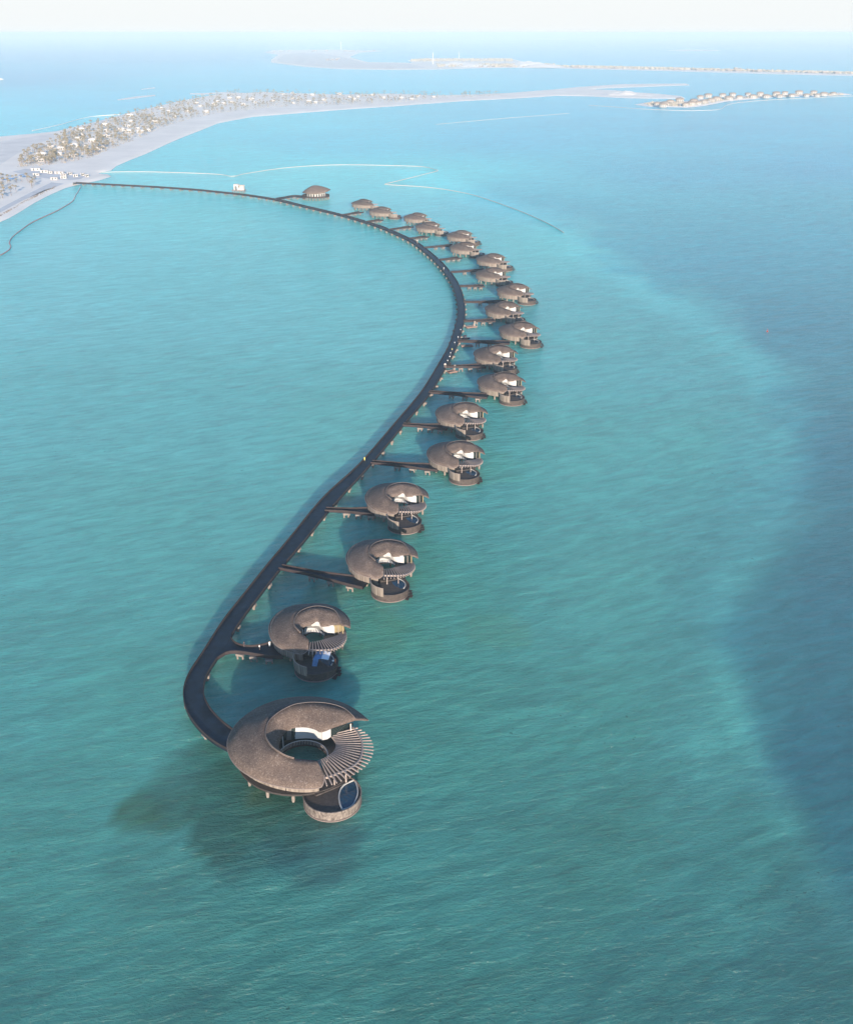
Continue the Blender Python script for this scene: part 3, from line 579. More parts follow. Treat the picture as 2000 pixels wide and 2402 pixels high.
OR = [(727, 1511), (895.5, 1343.9), (930.3, 1200), (1067.7, 1095), (1081.2, 998), (1175, 923), (1162, 855), (1217.8, 797), (1182, 746), (1207, 701), (1154.8, 661), (1154.8, 626), (1091.2, 597), (1081.4, 568), (1008.2, 547), (978.7, 524), (897, 509), (854.5, 490)]
ROT = [0, 0, 0, 0, 0, 4.5, 4.5, 9, 12, 17, 20, 25, 27, 30, 34, 37, 45, 47]
proto = build_villa('overwater_villa', VO, T3, DV)
for i, ((x, y), a) in enumerate(zip(OR, ROT)):
    v = proto if i == 1 else copy_tree(proto); p = up(x, y, 0)
    v.location = p; v.rotation_euler = (0, 0, math.radians(a))
    extra = ' with blue canopy on pool deck' if i == 0 else ''
    lab = 'brown shell-roofed villa%s, %s beyond the large ring villa' % (extra, ORD[i])
    tag(v, lab, 'villa', 'shell-roofed villas along the boardwalk')
    if i == 0:
        # its glazing is covered by ochre screens
        for c in v.children:
            if c.name.startswith('glass_door'): c.data = c.data.copy(); c.data.materials[0] = M['yellow']; c['label'] = 'ochre screens closing the opening'
# big villa at the head of the pier
V1O = up(400 + 966 / 3.239, 1580 + 525 / 3.239, 5.5); V1O.z = 0; T1 = Tr(400, 1580, 3.239, V1O)
cen1 = T1(1005, 655, 2.8)
D1 = dict(
 O=[(1168, 770, 6.4), (1142, 860, 5.3), (1000, 876, 5.2), (850, 860, 5.2), (700, 820, 5.2), (560, 752, 5.3), (470, 665, 5.4), (432, 570, 5.5), (442, 480, 5.8), (505, 375, 6.2), (625, 278, 6.5), (770, 213, 6.8), (910, 182, 6.9), (1060, 175, 7.0), (1200, 190, 7.0), (1330, 232, 6.9), (1430, 293, 6.8), (1502, 353, 6.6)],
 R=[(1112, 662, 8.20), (1075, 657, 8.30), (1010, 652, 8.40), (940, 645, 8.50), (880, 628, 9.05), (820, 595, 9.60), (765, 550, 9.70), (728, 490, 9.80), (722, 445, 9.90), (745, 370, 10.10), (820, 300, 10.30), (925, 245, 10.50), (1010, 228, 10.60), (1090, 223, 10.60), (1200, 232, 9.95), (1310, 265, 9.10), (1378, 318, 8.60), (1408, 352, 8.10)],
 I=[(1114, 668, 8.0), (1078, 662, 8.1), (1012, 657, 8.2), (942, 650, 8.2), (892, 640, 7.8), (860, 612, 6.8), (838, 585, 6.2), (826, 560, 6.0), (830, 530, 6.1), (850, 480, 6.6), (885, 440, 7.0), (945, 412, 7.4), (1030, 410, 7.6), (1090, 424, 7.5), (1150, 445, 7.3), (1230, 415, 7.3), (1330, 382, 7.4), (1400, 360, 7.5)],
 inner_from=3, hole=(1005, 655, 2.8), hole_r=5.4, floor_c=(0.6, 0), floor_r=14.2, wall=(1, 15), wall_k=.885,
 strips=[('white_gallery_wall', [(948, 412, 7.3), (1030, 411, 7.5), (1090, 426, 7.4), (1148, 446, 7.2)], [(948, 490, 4.4), (1030, 480, 4.4), (1100, 490, 4.3), (1152, 508, 4.2)], 'palegrey', .15),
         ('curved_parapet', [(945, 470, 5.2), (1000, 464, 5.2), (1060, 466, 5.2), (1120, 480, 5.0), (1155, 492, 4.8)], [(920, 500, 4.2), (1000, 492, 4.1), (1060, 492, 4.1), (1120, 500, 4.0), (1155, 508, 3.9)], 'white', .2),
         ('wall_panel', [(1150, 447, 7.2), (1185, 436, 7.2), (1216, 424, 7.2)], [(1152, 506, 4.6), (1185, 500, 4.4), (1216, 480, 4.9)], 'white', .15),
         ('glass_door', [(1216, 424, 7.2), (1290, 400, 7.3), (1385, 372, 7.4)], [(1216, 484, 4.6), (1290, 445, 4.8), (1385, 392, 5.6)], 'glass', .1),
         ('dark_door', [(918, 420, 7.2), (932, 416, 7.2), (946, 413, 7.3)], [(916, 505, 4.2), (930, 502, 4.2), (946, 498, 4.2)], 'glass', .1),
         ('left_wall_panel', [(884, 438, 7.0), (900, 428, 7.1), (918, 420, 7.2)], [(880, 505, 4.2), (898, 504, 4.2), (916, 505, 4.2)], 'grey', .1),
         ('left_glazing', [(850, 476, 6.5), (868, 456, 6.8), (884, 438, 7.0)], [(838, 520, 4.4), (858, 510, 4.3), (880, 505, 4.2)], 'glass', .1)],
 posts=[((1330, 745, 5.4), 2.2, .3, 'beam'), ((1242, 772, 5.4), 2.3, .26, 'beam'), ((1368, 382, 7.3), 4.8, .22, 'cream'), ((850, 478, 6.4), 3.0, .22, 'white')],
 ring=[(1150, 798, 5.3), (1200, 784, 5.3), (1260, 762, 5.3), (1330, 735, 5.3), (1400, 695, 5.35), (1445, 640, 5.4), (1458, 570, 5.5), (1450, 510, 5.6), (1420, 450, 5.7), (1385, 410, 5.8)],
 bi=[(1205, 470, 4.5), (1228, 492, 4.5), (1246, 520, 4.6), (1255, 545, 4.7), (1252, 568, 4.9), (1240, 590, 5.1), (1218, 612, 5.4), (1190, 632, 5.7), (1160, 648, 6.0), (1132, 658, 6.4), (1112, 666, 6.9)],
 bo=[(1422, 414, 5.9), (1470, 440, 5.8), (1510, 480, 5.7), (1535, 530, 5.6), (1541, 585, 5.5), (1525, 640, 5.4), (1482, 705, 5.3), (1400, 765, 5.2), (1310, 812, 5.1), (1225, 845, 5.1), (1148, 862, 5.1)], nb=24, bw=.22,
 bal=(-10, 160), nbal=46,
 deck=(1231, 978, 0), deck_r=6.15, deck_z=2.1, deck_mat='stone', low=(-170, 60, .45),
 pool_out=[(1398, 812), (1414, 850), (1422, 900), (1412, 950), (1385, 1000), (1345, 1026), (1306, 1038)], pool_in=[(1396, 812), (1330, 842), (1295, 875), (1280, 920), (1280, 960), (1290, 1005), (1304, 1036)], rim_both=True,
 link=[(1150, 780, 2.5), (1230, 880, 2.3)], link_w=8)
big = build_villa('ring_villa', V1O, T1, D1)
tag(big, 'largest villa, ring-shaped brown shingle roof with radial beams and open round well, nearest the camera', 'villa')
#PART3
# ------------------------------------------------------------------ pavilion and gatehouse on the pier
def pavilion():
    o = up(741, 466, 0); r = empty('pavilion', o); tag(r, 'round pavilion with swooping brown roof on piles, beyond the boardwalk', 'pavilion')
    n = 48; rows = []
    for j in range(7):
        t = j / 6; row = []
        for i in range(n + 1):
            a = 2 * PI * i / n; w = max(0, math.cos(a)) ** 3
            rr = (13.2 + 1.8 * w) * (1 - t); z = 6.6 + 6.4 * (1 - (1 - t) ** 1.5) + (2.4 * w) * (1 - t)
            row.append(Vector((rr * math.cos(a) - 1.2 * t, rr * math.sin(a) * .95, z)))
        rows.append(row)
    loft('roof', rows, M['roof'], r)
    b = MB(); b.cyl((0, 0), 9.6, 3.0, 6.9, 36); w = b.build('wall', M['wall'], r)
    for q in range(9):
        a = math.radians(200 + q * 16); b = MB(); b.box((9.65 * math.cos(a), 9.65 * math.sin(a), 4.4), (.12, 1.3, 2.6), a); b.build('window', M['glass'], r)
    b = MB(); b.cyl((0, 0), 13.6, 2.3, 2.95, 44); b.build('deck', M['hull'], r)
    b = MB(); A = arc((0, 0), 13.5, 0, 360, 45, 2.96); B = arc((0, 0), 13.5, 0, 360, 45, 3.9); b.strip(A, B); b.build('railing', M['parapet'], r, solid=(.12, 0))
    for q in range(26): a = 2 * PI * q / 26; b = MB(); b.cyl((12.9 * math.cos(a), 12.9 * math.sin(a)), .42, -1.5, 2.3, 8); b.build('pile', M['conc'], r)
pavilion()
walkway(17, cr([up(646, 463.5, PZ), up(668, 460, PZ), up(690, 456.6, PZ), up(715, 458.5, PZ)], 6), cr([up(644, 468, PZ), up(668, 463, PZ), up(690, 459.6, PZ), up(716, 463, PZ)], 6), 'far walkway with pale piles leading to the round brown-roofed pavilion')
def gatehouse():
    a = up(560, 452, 0); t = Vector((1, -.2, 0)).normalized(); ang = math.atan2(-.12, 1); r = empty('gatehouse', Vector((a.x, a.y + 2, 0)), ang); tag(r, 'small cream gatehouse with arched opening beside the far boardwalk', 'gatehouse')
    b = MB(); b.box((0, 0, 2.5), (14, 8, .5)); b.build('platform', M['conc'], r)
    b = MB(); b.box((-4.1, 0, 5.6), (1.2, 5, 5.7)); b.box((-.6, 0, 5.6), (1.4, 5, 5.7)); b.box((-2.35, 0, 7.6), (2.3, 5, 1.7)); b.build('arch', M['wall'], r)
    b = MB(); b.box((3.0, 1.8, 5.0), (5.6, .3, 4.5)); b.box((5.7, 0, 5.0), (.3, 3.9, 4.5)); b.box((3, -1.8, 4.0), (5.6, .3, 2.4)); b.build('wall', M['wall'], r)
    b = MB(); b.box((3, 0, 7.4), (6.4, 4.8, .25)); b.build('roof', M['cream'], r)
    for x in (-5.5, -1.8, 1.8, 5.5):
        for y in (-3, 3): b = MB(); b.cyl((x, y), .4, -1.5, 2.25, 8); b.build('pile', M['conc'], r)
gatehouse()
# ------------------------------------------------------------------ floating booms
def boom(label, pts, rad, m, name='floating_boom', group='floating booms'):
    P = resample(cr([up(x, y, .15) for x, y in pts], 6), max(20, len(pts) * 8)); b = MB(); b.tube(P, rad, 6); o = b.build(name, m); tag(o, label, 'boom', group); return o
boom('long pale floating boom beyond the villas, running from the beach into a sharp zigzag', [(217, 403.5), (343, 402.4), (500, 407.5), (544, 413), (574, 407), (638, 397), (697, 390.6), (795, 386), (918, 387.7), (992, 390.6), (1022, 398), (1023, 401), (942, 421.6), (907, 430), (909, 432.5), (992, 437.8), (1056, 446), (1115, 458.5), (1188, 483), (1237, 502), (1287, 525), (1321, 544.5)], .34, M['boom'])
boom('pale upper stretch of floating boom starting below the boardwalk at the beach', [(189, 437), (185, 446), (177, 458.5), (174, 467)], .6, M['boom'])
rb = boom('curving red and pale floating boom in the lagoon at the left edge', [(174, 467), (166, 475), (134, 494), (95, 512), (71, 524), (50, 539), (30, 555), (22, 568), (25, 577), (21, 586), (0, 599), (-30, 612)], .42, M['boom'])
P = resample(cr([up(x, y, .15) for x, y in [(174, 467), (166, 475), (134, 494), (95, 512), (71, 524), (50, 539), (30, 555), (22, 568), (25, 577), (21, 586), (0, 599), (-30, 612)]], 6), 96); P = [p + Vector((.15, -.5, .18)) for p in P]
b = MB(); b.tube(P, .30, 5); b.build('red_float_line', M['red'], rb)
boom('thin pale floating boom curving in front of the far villa spit', [(1380, 246), (1450, 251), (1513, 255.4), (1607, 258.6), (1683, 256.7), (1702, 247), (1733, 240), (1827, 232.5), (2030, 223)], .5, M['boom'])
boom('faint straight pale boom lying in open water below the far beach', [(1023, 291), (1100, 284), (1180, 277), (1260, 271), (1334, 265)], .25, M['boom'])
boom('pale line of low rocks off the back shore of the palm island', [(76, 306), (140, 292), (208, 274), (280, 268)], .6, M['rock' if False else 'sand'], 'rock_line', None)['category'] = 'breakwater'
# ------------------------------------------------------------------ palms
def inside(poly, x, y):
    c = False; n = len(poly)
    for i in range(n):
        x1, y1 = poly[i]; x2, y2 = poly[i - 1]
        if (y1 > y) != (y2 > y) and x < (x2 - x1) * (y - y1) / (y2 - y1) + x1: c = not c
    return c
def nth(n): return '%d%s' % (n, 'th' if 10 <= n % 100 <= 20 else {1: 'st', 2: 'nd', 3: 'rd'}.get(n % 10, 'th'))
HS = [(94, 378), (138, 363), (172, 367), (145, 350), (208, 355), (250, 322), (285, 306), (175, 344), (218, 332), (410, 274), (365, 287), (485, 264), (470, 250), (525, 243), (600, 241), (640, 237), (700, 234), (350, 273), (300, 297), (120, 346), (330, 311), (760, 236), (830, 233), (900, 230), (560, 230), (590, 234), (440, 262), (395, 262), (240, 345), (190, 318), (820, 228), (980, 226)]
rs = random.Random(4)
TREES_ = [(60, 388), (150, 378), (258, 346), (385, 295), (520, 262), (700, 248), (900, 240), (1060, 228), (1060, 222), (900, 220), (700, 218), (530, 217), (400, 245), (260, 283), (150, 318), (100, 345)]
while len(HS) < 66:
    x, y = rs.uniform(70, 1060), rs.uniform(216, 386)
    if inside(TREES_, x, y) and all(math.hypot(x - a, (y - c) * 2.2) > 13 for a, c in HS): HS.append((round(x), round(y, 1)))
HS.sort()
def palm_label(x, y):
    if y > 405:
        side = 'left' if x < 40 else 'right'; row = 'front' if y > 440 else 'rear'
        return ('olive-brown palm tree in the %s row, %s half of the corner cluster' % (row, side), 'corner palms, %s %s' % (row, side))
    k = min(range(len(HS)), key=lambda i: ((HS[i][0] - x) / 1.6) ** 2 + (HS[i][1] - y) ** 2); dx, dy = x - HS[k][0], y - HS[k][1]
    rel = ('right of' if dx > 0 else 'left of') if abs(dx) > abs(dy) * 1.6 else ('in front of' if dy > 0 else 'behind')
    return ('olive-brown palm tree %s the %s beach house from the left' % (rel, nth(k + 1)), 'palms %s the %s beach house' % (rel, nth(k + 1)))
def crown_mesh(b, top, rng, R=2.9, nf=13):
    for q in range(nf):
        a = 2 * PI * q / nf + rng.uniform(-.2, .2); L = R * rng.uniform(.8, 1.15); lift = rng.uniform(-.2, .9); d = Vector((math.cos(a), math.sin(a), 0)); s_ = Vector((-d.y, d.x, 0)); pr = []
        for k, t in enumerate((0, .35, .7, 1)):
            c = top + d * L * t + Vector((0, 0, lift * math.sin(t * 2.2) * 1.3 - 1.9 * t * t * L / R)); w = (.15, .55, .5, .05)[k]; pr.append((c - s_ * w - Vector((0, 0, w * .5)), c, c + s_ * w - Vector((0, 0, w * .5))))
        n0 = len(b.v); b.add([v for tr in pr for v in tr], [(3 * k + i, 3 * k + i + 1, 3 * k + i + 4, 3 * k + i + 3) for k in range(3) for i in (0, 1)])
def palm_parts(rng, h):
    tr = MB(); lean = Vector((rng.uniform(-.5, .5), rng.uniform(-.5, .5), 0)); pts = [Vector((0, 0, -.3)), Vector((0, 0, h * .4)) + lean * .3, Vector((0, 0, h * .8)) + lean * .8, Vector((0, 0, h)) + lean]
    tr.tube(pts, [.26, .2, .16, .17], 6); cb = MB(); crown_mesh(cb, pts[-1], rng, 2.1 + .4 * rng.random(), 13); return tr, cb
TREES = [(40, 392), (95, 388), (150, 382), (210, 370), (258, 350), (325, 324), (385, 298), (450, 277), (520, 264), (600, 256), (700, 249.5), (800, 246), (900, 242), (1000, 233.5), (1080, 228), (1195, 224), (1195, 218.5), (1080, 220), (900, 218), (800, 220), (700, 216), (600, 214), (530, 214.5), (470, 227), (400, 242), (330, 259), (260, 279), (200, 297), (160, 306), (120, 332), (60, 360)]
CORNER = [(-20, 420), (20, 412), (85, 420), (100, 432), (80, 442), (40, 452), (0, 470), (-20, 478)]
rng = random.Random(11); spots = []
while len(spots) < 1400:
    x, y = rng.uniform(20, 1200), rng.uniform(212, 395)
    if not inside(TREES, x, y): continue
    if noise.noise(Vector((x * .05, y * .12, 2))) + rng.uniform(-.5, .5) < -.05: continue
    spots.append((x, y))
while len(spots) < 1440:
    x, y = rng.uniform(-20, 100), rng.uniform(410, 478)
    if inside(CORNER, x, y): spots.append((x, y))
spots.sort(key=lambda p: -p[1])
protos = []
for k in range(6):
    tr, cb = palm_parts(rng, 6.3 + k * .45); protos.append((tr, cb))
pm = [(None, None)] * 6
for i, (x, y) in enumerate(spots[:300]):
    k = i % 6; p = up(x, y, 1.2); r = empty('palm_tree', p, rng.uniform(0, 6.28)); sc = rng.uniform(.7, 1.05); r.scale = (sc, sc, sc)
    lb, gp_ = palm_label(x, y); tag(r, lb, 'palm tree', gp_)
    if pm[k][0] is None:
        t = protos[k][0].build('trunk', M['trunk'], r); c = protos[k][1].build('crown', M['frond'], r); pm[k] = (t, c)
    else:
        for s_ in pm[k]: c = s_.copy(); COL.objects.link(c); c.parent = r
b = MB(); bt = MB()
for x, y in spots[300:]:
    p = up(x, y, 1.2); k = rng.randrange(6); a = rng.uniform(0, 6.28); sc = rng.uniform(.75, 1.15); Mx = Matrix.Translation(p) @ Matrix.Rotation(a, 4, 'Z') @ Matrix.Scale(sc, 4)
    for src in protos[k]: b.add([Mx @ v for v in src.v], src.f)
tag(b.build('distant_palms', M['frond']), 'brownish mass of distant palms covering the far part of the island', 'palms', kind='stuff')
# low scrub between the palms
b = MB(); nsh = 0
while nsh < 3200:
    x, y = rng.uniform(20, 1290), rng.uniform(211, 400)
    if not inside(TREES, x, y) and not (inside(CORNER, x, y)): continue
    nsh += 1; p = up(x, y, 1.2); s_ = rng.uniform(.5, 1.6); n0 = len(b.v); vs = []; 
    for q in range(6): a = q * PI / 3 + rng.random(); vs.append(p + Vector((math.cos(a) * s_ * rng.uniform(.6, 1.3), math.sin(a) * s_ * rng.uniform(.6, 1.3), rng.uniform(0, .3))))
    for q in range(6): a = q * PI / 3 + rng.random(); vs.append(p + Vector((math.cos(a) * s_ * .6, math.sin(a) * s_ * .6, rng.uniform(.6, 1.1) * s_ * .7)))
    b.add(vs, [(q, (q + 1) % 6, 6 + (q + 1) % 6, 6 + q) for q in range(6)] + [tuple(range(6, 12))])
tag(b.build('scrub', M['shrub']), 'dry olive-brown scrub growing between palms on the island', 'scrub', kind='stuff')
# ------------------------------------------------------------------ resort houses on the island
def house_proto(name, roofm, wallm, w, d, hw, hr):
    r = empty(name, (0, 0, 0)); n = 20; rows = []
    for j in range(5):
        t = j / 4; rows.append([Vector((w / 2 * math.cos(2 * PI * i / n) * (1 - t ** 2 * .999), d / 2 * math.sin(2 * PI * i / n) * (1 - t ** 2 * .999) + .6 * t, hw + hr * math.sin(t * PI / 2))) for i in range(n + 1)])
    loft('roof', rows, roofm, r, solid=(.25, -1))
    b = MB(); b.add([(w * .43 * math.cos(2 * PI * i / n), d * .43 * math.sin(2 * PI * i / n), z) for z in (-.3, hw + .3) for i in range(n)], [(i, (i + 1) % n, n + (i + 1) % n, n + i) for i in range(n)]); b.build('wall', wallm, r)
    for q in range(4):
        a = math.radians(222 + q * 32); b = MB(); b.box((w * .435 * math.cos(a), d * .435 * math.sin(a), hw * .5), (.2, 1.6, hw * .6), a); b.build('window', M['glass'], r)
    return r
def place(proto, first, p, rz, sc, label, cat, group):
    o = proto if first else copy_tree(proto); o.location = p; o.rotation_euler = (0, 0, rz); o.scale = (sc, sc, sc); tag(o, label, cat, group); return o
hp = house_proto('beach_house', M['wroof'], M['wall'], 13, 10, 2.6, 2.6)
HS.sort()
for i, (x, y) in enumerate(HS):
    place(hp, i == 0, up(x, y, 1.2), rng.uniform(-.6, .6), rng.uniform(.8, 1.25), 'pale dome-roofed beach house among the palms, %s from the left' % nth(i + 1), 'house', 'beach houses among the palms')
bp_ = None
for i, (x, y, w) in enumerate([(27, 425, 9), (52, 417, 7), (58, 420, 5), (12, 428, 6)]):
    r = empty('shade_canopy', up(x, y, 1.2)); tag(r, 'blue canvas canopy on poles among the corner palms', 'canopy', 'blue canopies by the jetty court')
    b = MB(); b.add([(-w / 2, -2.5, 3), (w / 2, -2.5, 3.2), (w / 2, 2.5, 3), (-w / 2, 2.5, 3.3), (0, 0, 4)], [(0, 1, 4), (1, 2, 4), (2, 3, 4), (3, 0, 4)]); b.build('canvas', M['blue'], r, solid=(.06, 0))
    for sx in (-1, 1):
        for sy in (-1, 1): b = MB(); b.cyl((sx * w * .47, sy * 2.3), .09, 0, 3.1, 6); b.build('pole', M['white'], r)
r = None
LOW = [(105, 404, 12, 5), (118, 406, 8, 4), (140, 407, 14, 5), (150, 412, 8, 4), (165, 409, 6, 4), (178, 414, 7, 4), (195, 411, 5, 3), (150, 418, 9, 4), (128, 421, 10, 4), (86, 411, 9, 5), (85, 399, 14, 6), (205, 414, 5, 3)]
for i, (x, y, w, d) in enumerate(LOW):
    w *= .75; d *= .8
    r = empty('service_building', up(x, y, 1.2), rng.uniform(-.2, .2)); tag(r, 'low flat-roofed pale building beside the court where the boardwalk lands', 'building', 'low buildings at the boardwalk landing')
    b = MB(); b.box((0, 0, 1.1), (w, d, 2.6)); b.build('wall', M['wall'], r); b = MB(); b.box((0, 0, 2.55), (w + .8, d + .8, .25)); b.build('roof', M['wroof'], r)
    b = MB(); b.box((-w * .2, -d / 2 - .03, 1.2), (1.2, .1, 2.1)); b.box((w * .25, -d / 2 - .03, 1.5), (1.6, .1, 1.2)); b.build('window', M['glass'], r)
# villas on the far right spit
b = MB(); SPIT = [(1505, 244), (1528, 247.5), (1607, 249), (1645, 245), (1702, 234.5), (1796, 227), (1922, 223.5), (1980, 220.8), (1969, 218), (1827, 222.3), (1733, 227), (1639, 233.5), (1613, 238), (1560, 239.5), (1528, 240)]; q = 0
while q < 380:
    x, y = random.uniform(1500, 1985), random.uniform(217, 250)
    if not inside(SPIT, x, y): continue
    q += 1; p = up(x, y, 1.2); s_ = random.uniform(2.0, 5.5); b.cyl((p.x, p.y), s_, 1.0, 1.2 + random.uniform(1.0, 3.2), 6, s_ * .45)
tag(b.build('spit_scrub', M['shrub']), 'brownish planting filling the ground between the thatched spit villas', 'scrub', kind='stuff')
sp = house_proto('thatched_villa', M['broof'], M['wall'], 20, 15, 4.6, 4.2)
SPV = [(290, 158), (385, 142), (455, 132), (500, 162), (610, 106), (668, 97), (690, 130), (775, 92), (850, 86), (965, 84), (1055, 82), (1175, 82), (1240, 75), (1345, 73), (1455, 72), (1530, 86), (1600, 80), (640, 140), (730, 122), (345, 160), (545, 158), (595, 150), (820, 116), (900, 108), (1000, 102), (1100, 102), (1200, 98), (1290, 94), (1400, 92), (1480, 92), (560, 140), (330, 170)]
SPV.sort()
for i, (x, y) in enumerate(SPV):
    place(sp, i == 0, up(1450 + x / 3.18, 190 + (y + 22) / 3.18, 1.2), rng.uniform(-.5, .5), rng.uniform(.85, 1.2), 'thatched villa with pale walls on the right sand spit, %s from its left end' % nth(i + 1), 'villa', 'thatched villas on the right spit')
# far island: buildings, scrub and masts
fb = empty('far_building', (0, 0, 0)); b = MB(); b.box((0, 0, 4), (26, 16, 8.5)); b.build('wall', M['trim'], fb); b = MB(); b.box((0, 0, 8.5), (27.5, 17.5, .8)); b.build('roof', M['wroof'], fb)
FB = [(rng.uniform(1310, 2000), None) for _ in range(60)] + [(rng.uniform(1045, 1300), None) for _ in range(26)] + [(rng.uniform(1000, 1190), 139 + rng.random() * 3) for _ in range(14)] + [(rng.uniform(655, 880), 118.5 + rng.random() * 1.5) for _ in range(20)] + [(rng.uniform(765, 800), 137 + 4 * rng.random()) for _ in range(8)] + [(643, 121), (1725, 160.5), (1735, 161)]
for i, (x, y) in enumerate(FB):
    if y is None: y = 155.5 + max(0, x - 1300) * .0235 + rng.uniform(-.8, 1.2)
    strip_ = x > 1300; cl = y < 130
    lab, grp = ('tiny pale building strung along the thin far strip of land on the right', 'far strip buildings') if strip_ else (('tiny pale building on the farthest shore, left of centre', 'farthest shore buildings') if cl else ('tiny pale building at the middle of the far island', 'far island buildings'))
    if strip_: k6 = min(6, int((x - 1310) / 116) + 1); lab = 'tiny pale building on the thin far strip of land, %s sixth from its left' % nth(k6); grp = 'far strip buildings, %s sixth' % nth(k6)
    elif not cl: side = 'left of the tallest mast' if x < 1015 else ('between the tall and the faint mast' if x < 1076 else 'right of the masts'); lab = 'tiny pale building on the far island, ' + side; grp = 'far island buildings ' + side
    place(fb, i == 0, up(x, y, 1.5), rng.uniform(-.4, .4), rng.uniform(.25, .8) * (1.5 if cl else 1), lab, 'building', grp)
for x, y, hpx, lab in ((800, 117, 20, 'white mast on the farthest shore, leftmost of the three tall masts'), (1015, 150, 27, 'tallest white mast at the middle of the far island'), (1076, 138, 17, 'faint white mast right of the tallest one on the far island')):
    h = hpx / (.00667 * (y - 76)) * 1.0; r = empty('mast', up(x, y, 1.5)); tag(r, lab, 'mast')
    b = MB(); b.cyl((0, 0), h * .05, -1, h, 10, h * .035); b.build('shaft', M['white'], r); b = MB(); b.cyl((0, 0), h * .075, h * .82, h * .86, 10); b.cyl((0, 0), h * .012, h, h * 1.08, 6); b.build('platform', M['white'], r)
b = MB()
for k in range(1500):
    u_ = rng.random()
    if u_ < .6: x = rng.uniform(1290, 2030); y = 155 + (x - 1300) * .0235 + rng.uniform(-.9, 1.1)
    elif u_ < .8: x = rng.uniform(965, 1200); y = rng.uniform(138.5, 143)
    else: x = rng.uniform(1025, 1300); y = rng.uniform(150, 156.5)
    p = up(x, y, 1.5); s_ = rng.uniform(5, 13); hh = rng.uniform(3, 8); b.cyl((p.x, p.y), s_, 1.2, 1.5 + hh, 6, s_ * .5)
tag(b.build('far_scrub', M['shrub']), 'brownish scrub scattered along the far island and its thin strip', 'scrub', kind='stuff')
# rocks along the lower left shore
b = MB()
for k in range(260):
    t = rng.random(); q = [(-60, 545), (0, 509), (22, 497), (59.5, 475), (95, 457.5), (130, 441)]; f = t * 5; i = min(4, int(f)); x = q[i][0] + (q[i + 1][0] - q[i][0]) * (f - i); y = q[i][1] + (q[i + 1][1] - q[i][1]) * (f - i)
    p = up(x, y - rng.uniform(-.8, 3), .3); s_ = rng.uniform(.4, 1.3); b.cyl((p.x, p.y), s_, 0, .9 + s_ * .6, 6, s_ * .5)
tag(b.build('shore_rocks', M['rock']), 'brown rocks heaped along the shore at the lower left of the island', 'rocks', kind='stuff')
#PART4
# ------------------------------------------------------------------ people
def person(x, y, z, rz, top, bottom, label, arm=0.25, step=.12, robe=False, pose='stand'):
    p = up(x, y, z); r = empty('person', p, rz)
    tag(r, label, 'person')
    J = dict(pel=(0, 0, .95), wa=(0, .01, 1.1), ch=(0, .02, 1.32), ne=(0, .02, 1.48), hd=(0, .0, 1.60), ht=(0, 0, 1.72), nose=(0, -.09, 1.60),
             sl=(-.17, .02, 1.40), el=(-.24, .02 - arm * .4, 1.14), hl=(-.22, -arm, .93), fl=(-.22, -arm - .05, .84), sr=(.17, .02, 1.40), er=(.24, .02 + arm * .3, 1.14), hr=(.23, .08 - arm * .3, .92), fr=(.23, .05 - arm * .3, .83),
             pl=(-.09, 0, .9), kl=(-.1, -step, .5), al=(-.1, -step * .6, .09), tl=(-.1, -step * .6 - .17, .04), pr=(.09, 0, .9), kr=(.1, step * .3, .5), ar=(.1, step, .09), tr=(.1, step - .16, .04))
    Rd = dict(pel=.13, wa=.12, ch=.14, ne=.055, hd=.10, ht=.08, nose=.02, sl=.06, el=.043, hl=.03, fl=.024, sr=.06, er=.043, hr=.03, fr=.024, pl=.085, kl=.06, al=.042, tl=.03, pr=.085, kr=.06, ar=.042, tr=.03)
    E = [('pel', 'wa'), ('wa', 'ch'), ('ch', 'ne'), ('ne', 'hd'), ('hd', 'ht'), ('hd', 'nose'), ('ch', 'sl'), ('sl', 'el'), ('el', 'hl'), ('hl', 'fl'), ('ch', 'sr'), ('sr', 'er'), ('er', 'hr'), ('hr', 'fr'), ('pel', 'pl'), ('pl', 'kl'), ('kl', 'al'), ('al', 'tl'), ('pel', 'pr'), ('pr', 'kr'), ('kr', 'ar'), ('ar', 'tr')]
    ks = list(J); me = bpy.data.meshes.new('body'); me.from_pydata([J[k] for k in ks], [(ks.index(a), ks.index(c)) for a, c in E], []); me.materials.append(M['skin'])
    o = bpy.data.objects.new('body', me); link(o, r); sk = o.modifiers.new('skin', 'SKIN')
    for i, k in enumerate(ks): me.skin_vertices[0].data[i].radius = (Rd[k], Rd[k] * (.8 if k in ('ch', 'wa', 'pel') else 1)); me.skin_vertices[0].data[i].use_root = (i == 0)
    sb = o.modifiers.new('sub', 'SUBSURF'); sb.levels = sb.render_levels = 1
    b = MB(); b.cyl((0, .01), .175, .92, 1.2, 12, .18); b.cyl((0, .015), .18, 1.2, 1.44, 12, .13)
    b.tube([J['sl'], J['el']], [.085, .065], 8); b.tube([J['sr'], J['er']], [.085, .065], 8)
    if robe: b.cyl((0, 0), .24, .12, .95, 14, .175); b.tube([J['el'], J['hl']], [.065, .06], 8); b.tube([J['er'], J['hr']], [.065, .06], 8)
    b.build('robe' if robe else 'shirt', M[top], r, smooth=True)
    if not robe:
        b = MB(); b.cyl((0, 0), .165, .84, .96, 12, .17)
        for s_ in 'lr': b.tube([J['p' + s_], J['k' + s_], J['a' + s_]], [.115, .085, .07], 8)
        b.build('trousers', M[bottom], r, smooth=True)
    b = MB(); b.cyl((0, .02), .10, 1.60, 1.70, 10, .112); b.cyl((0, .02), .112, 1.70, 1.76, 10, .04); b.build('hair', M['hair'], r, smooth=True)
    return r
person(632.4, 1516.5, DZ, .5, 'cwhite', 'cwhite', 'person in a long white robe standing near the villa end of the first walkway', robe=True)
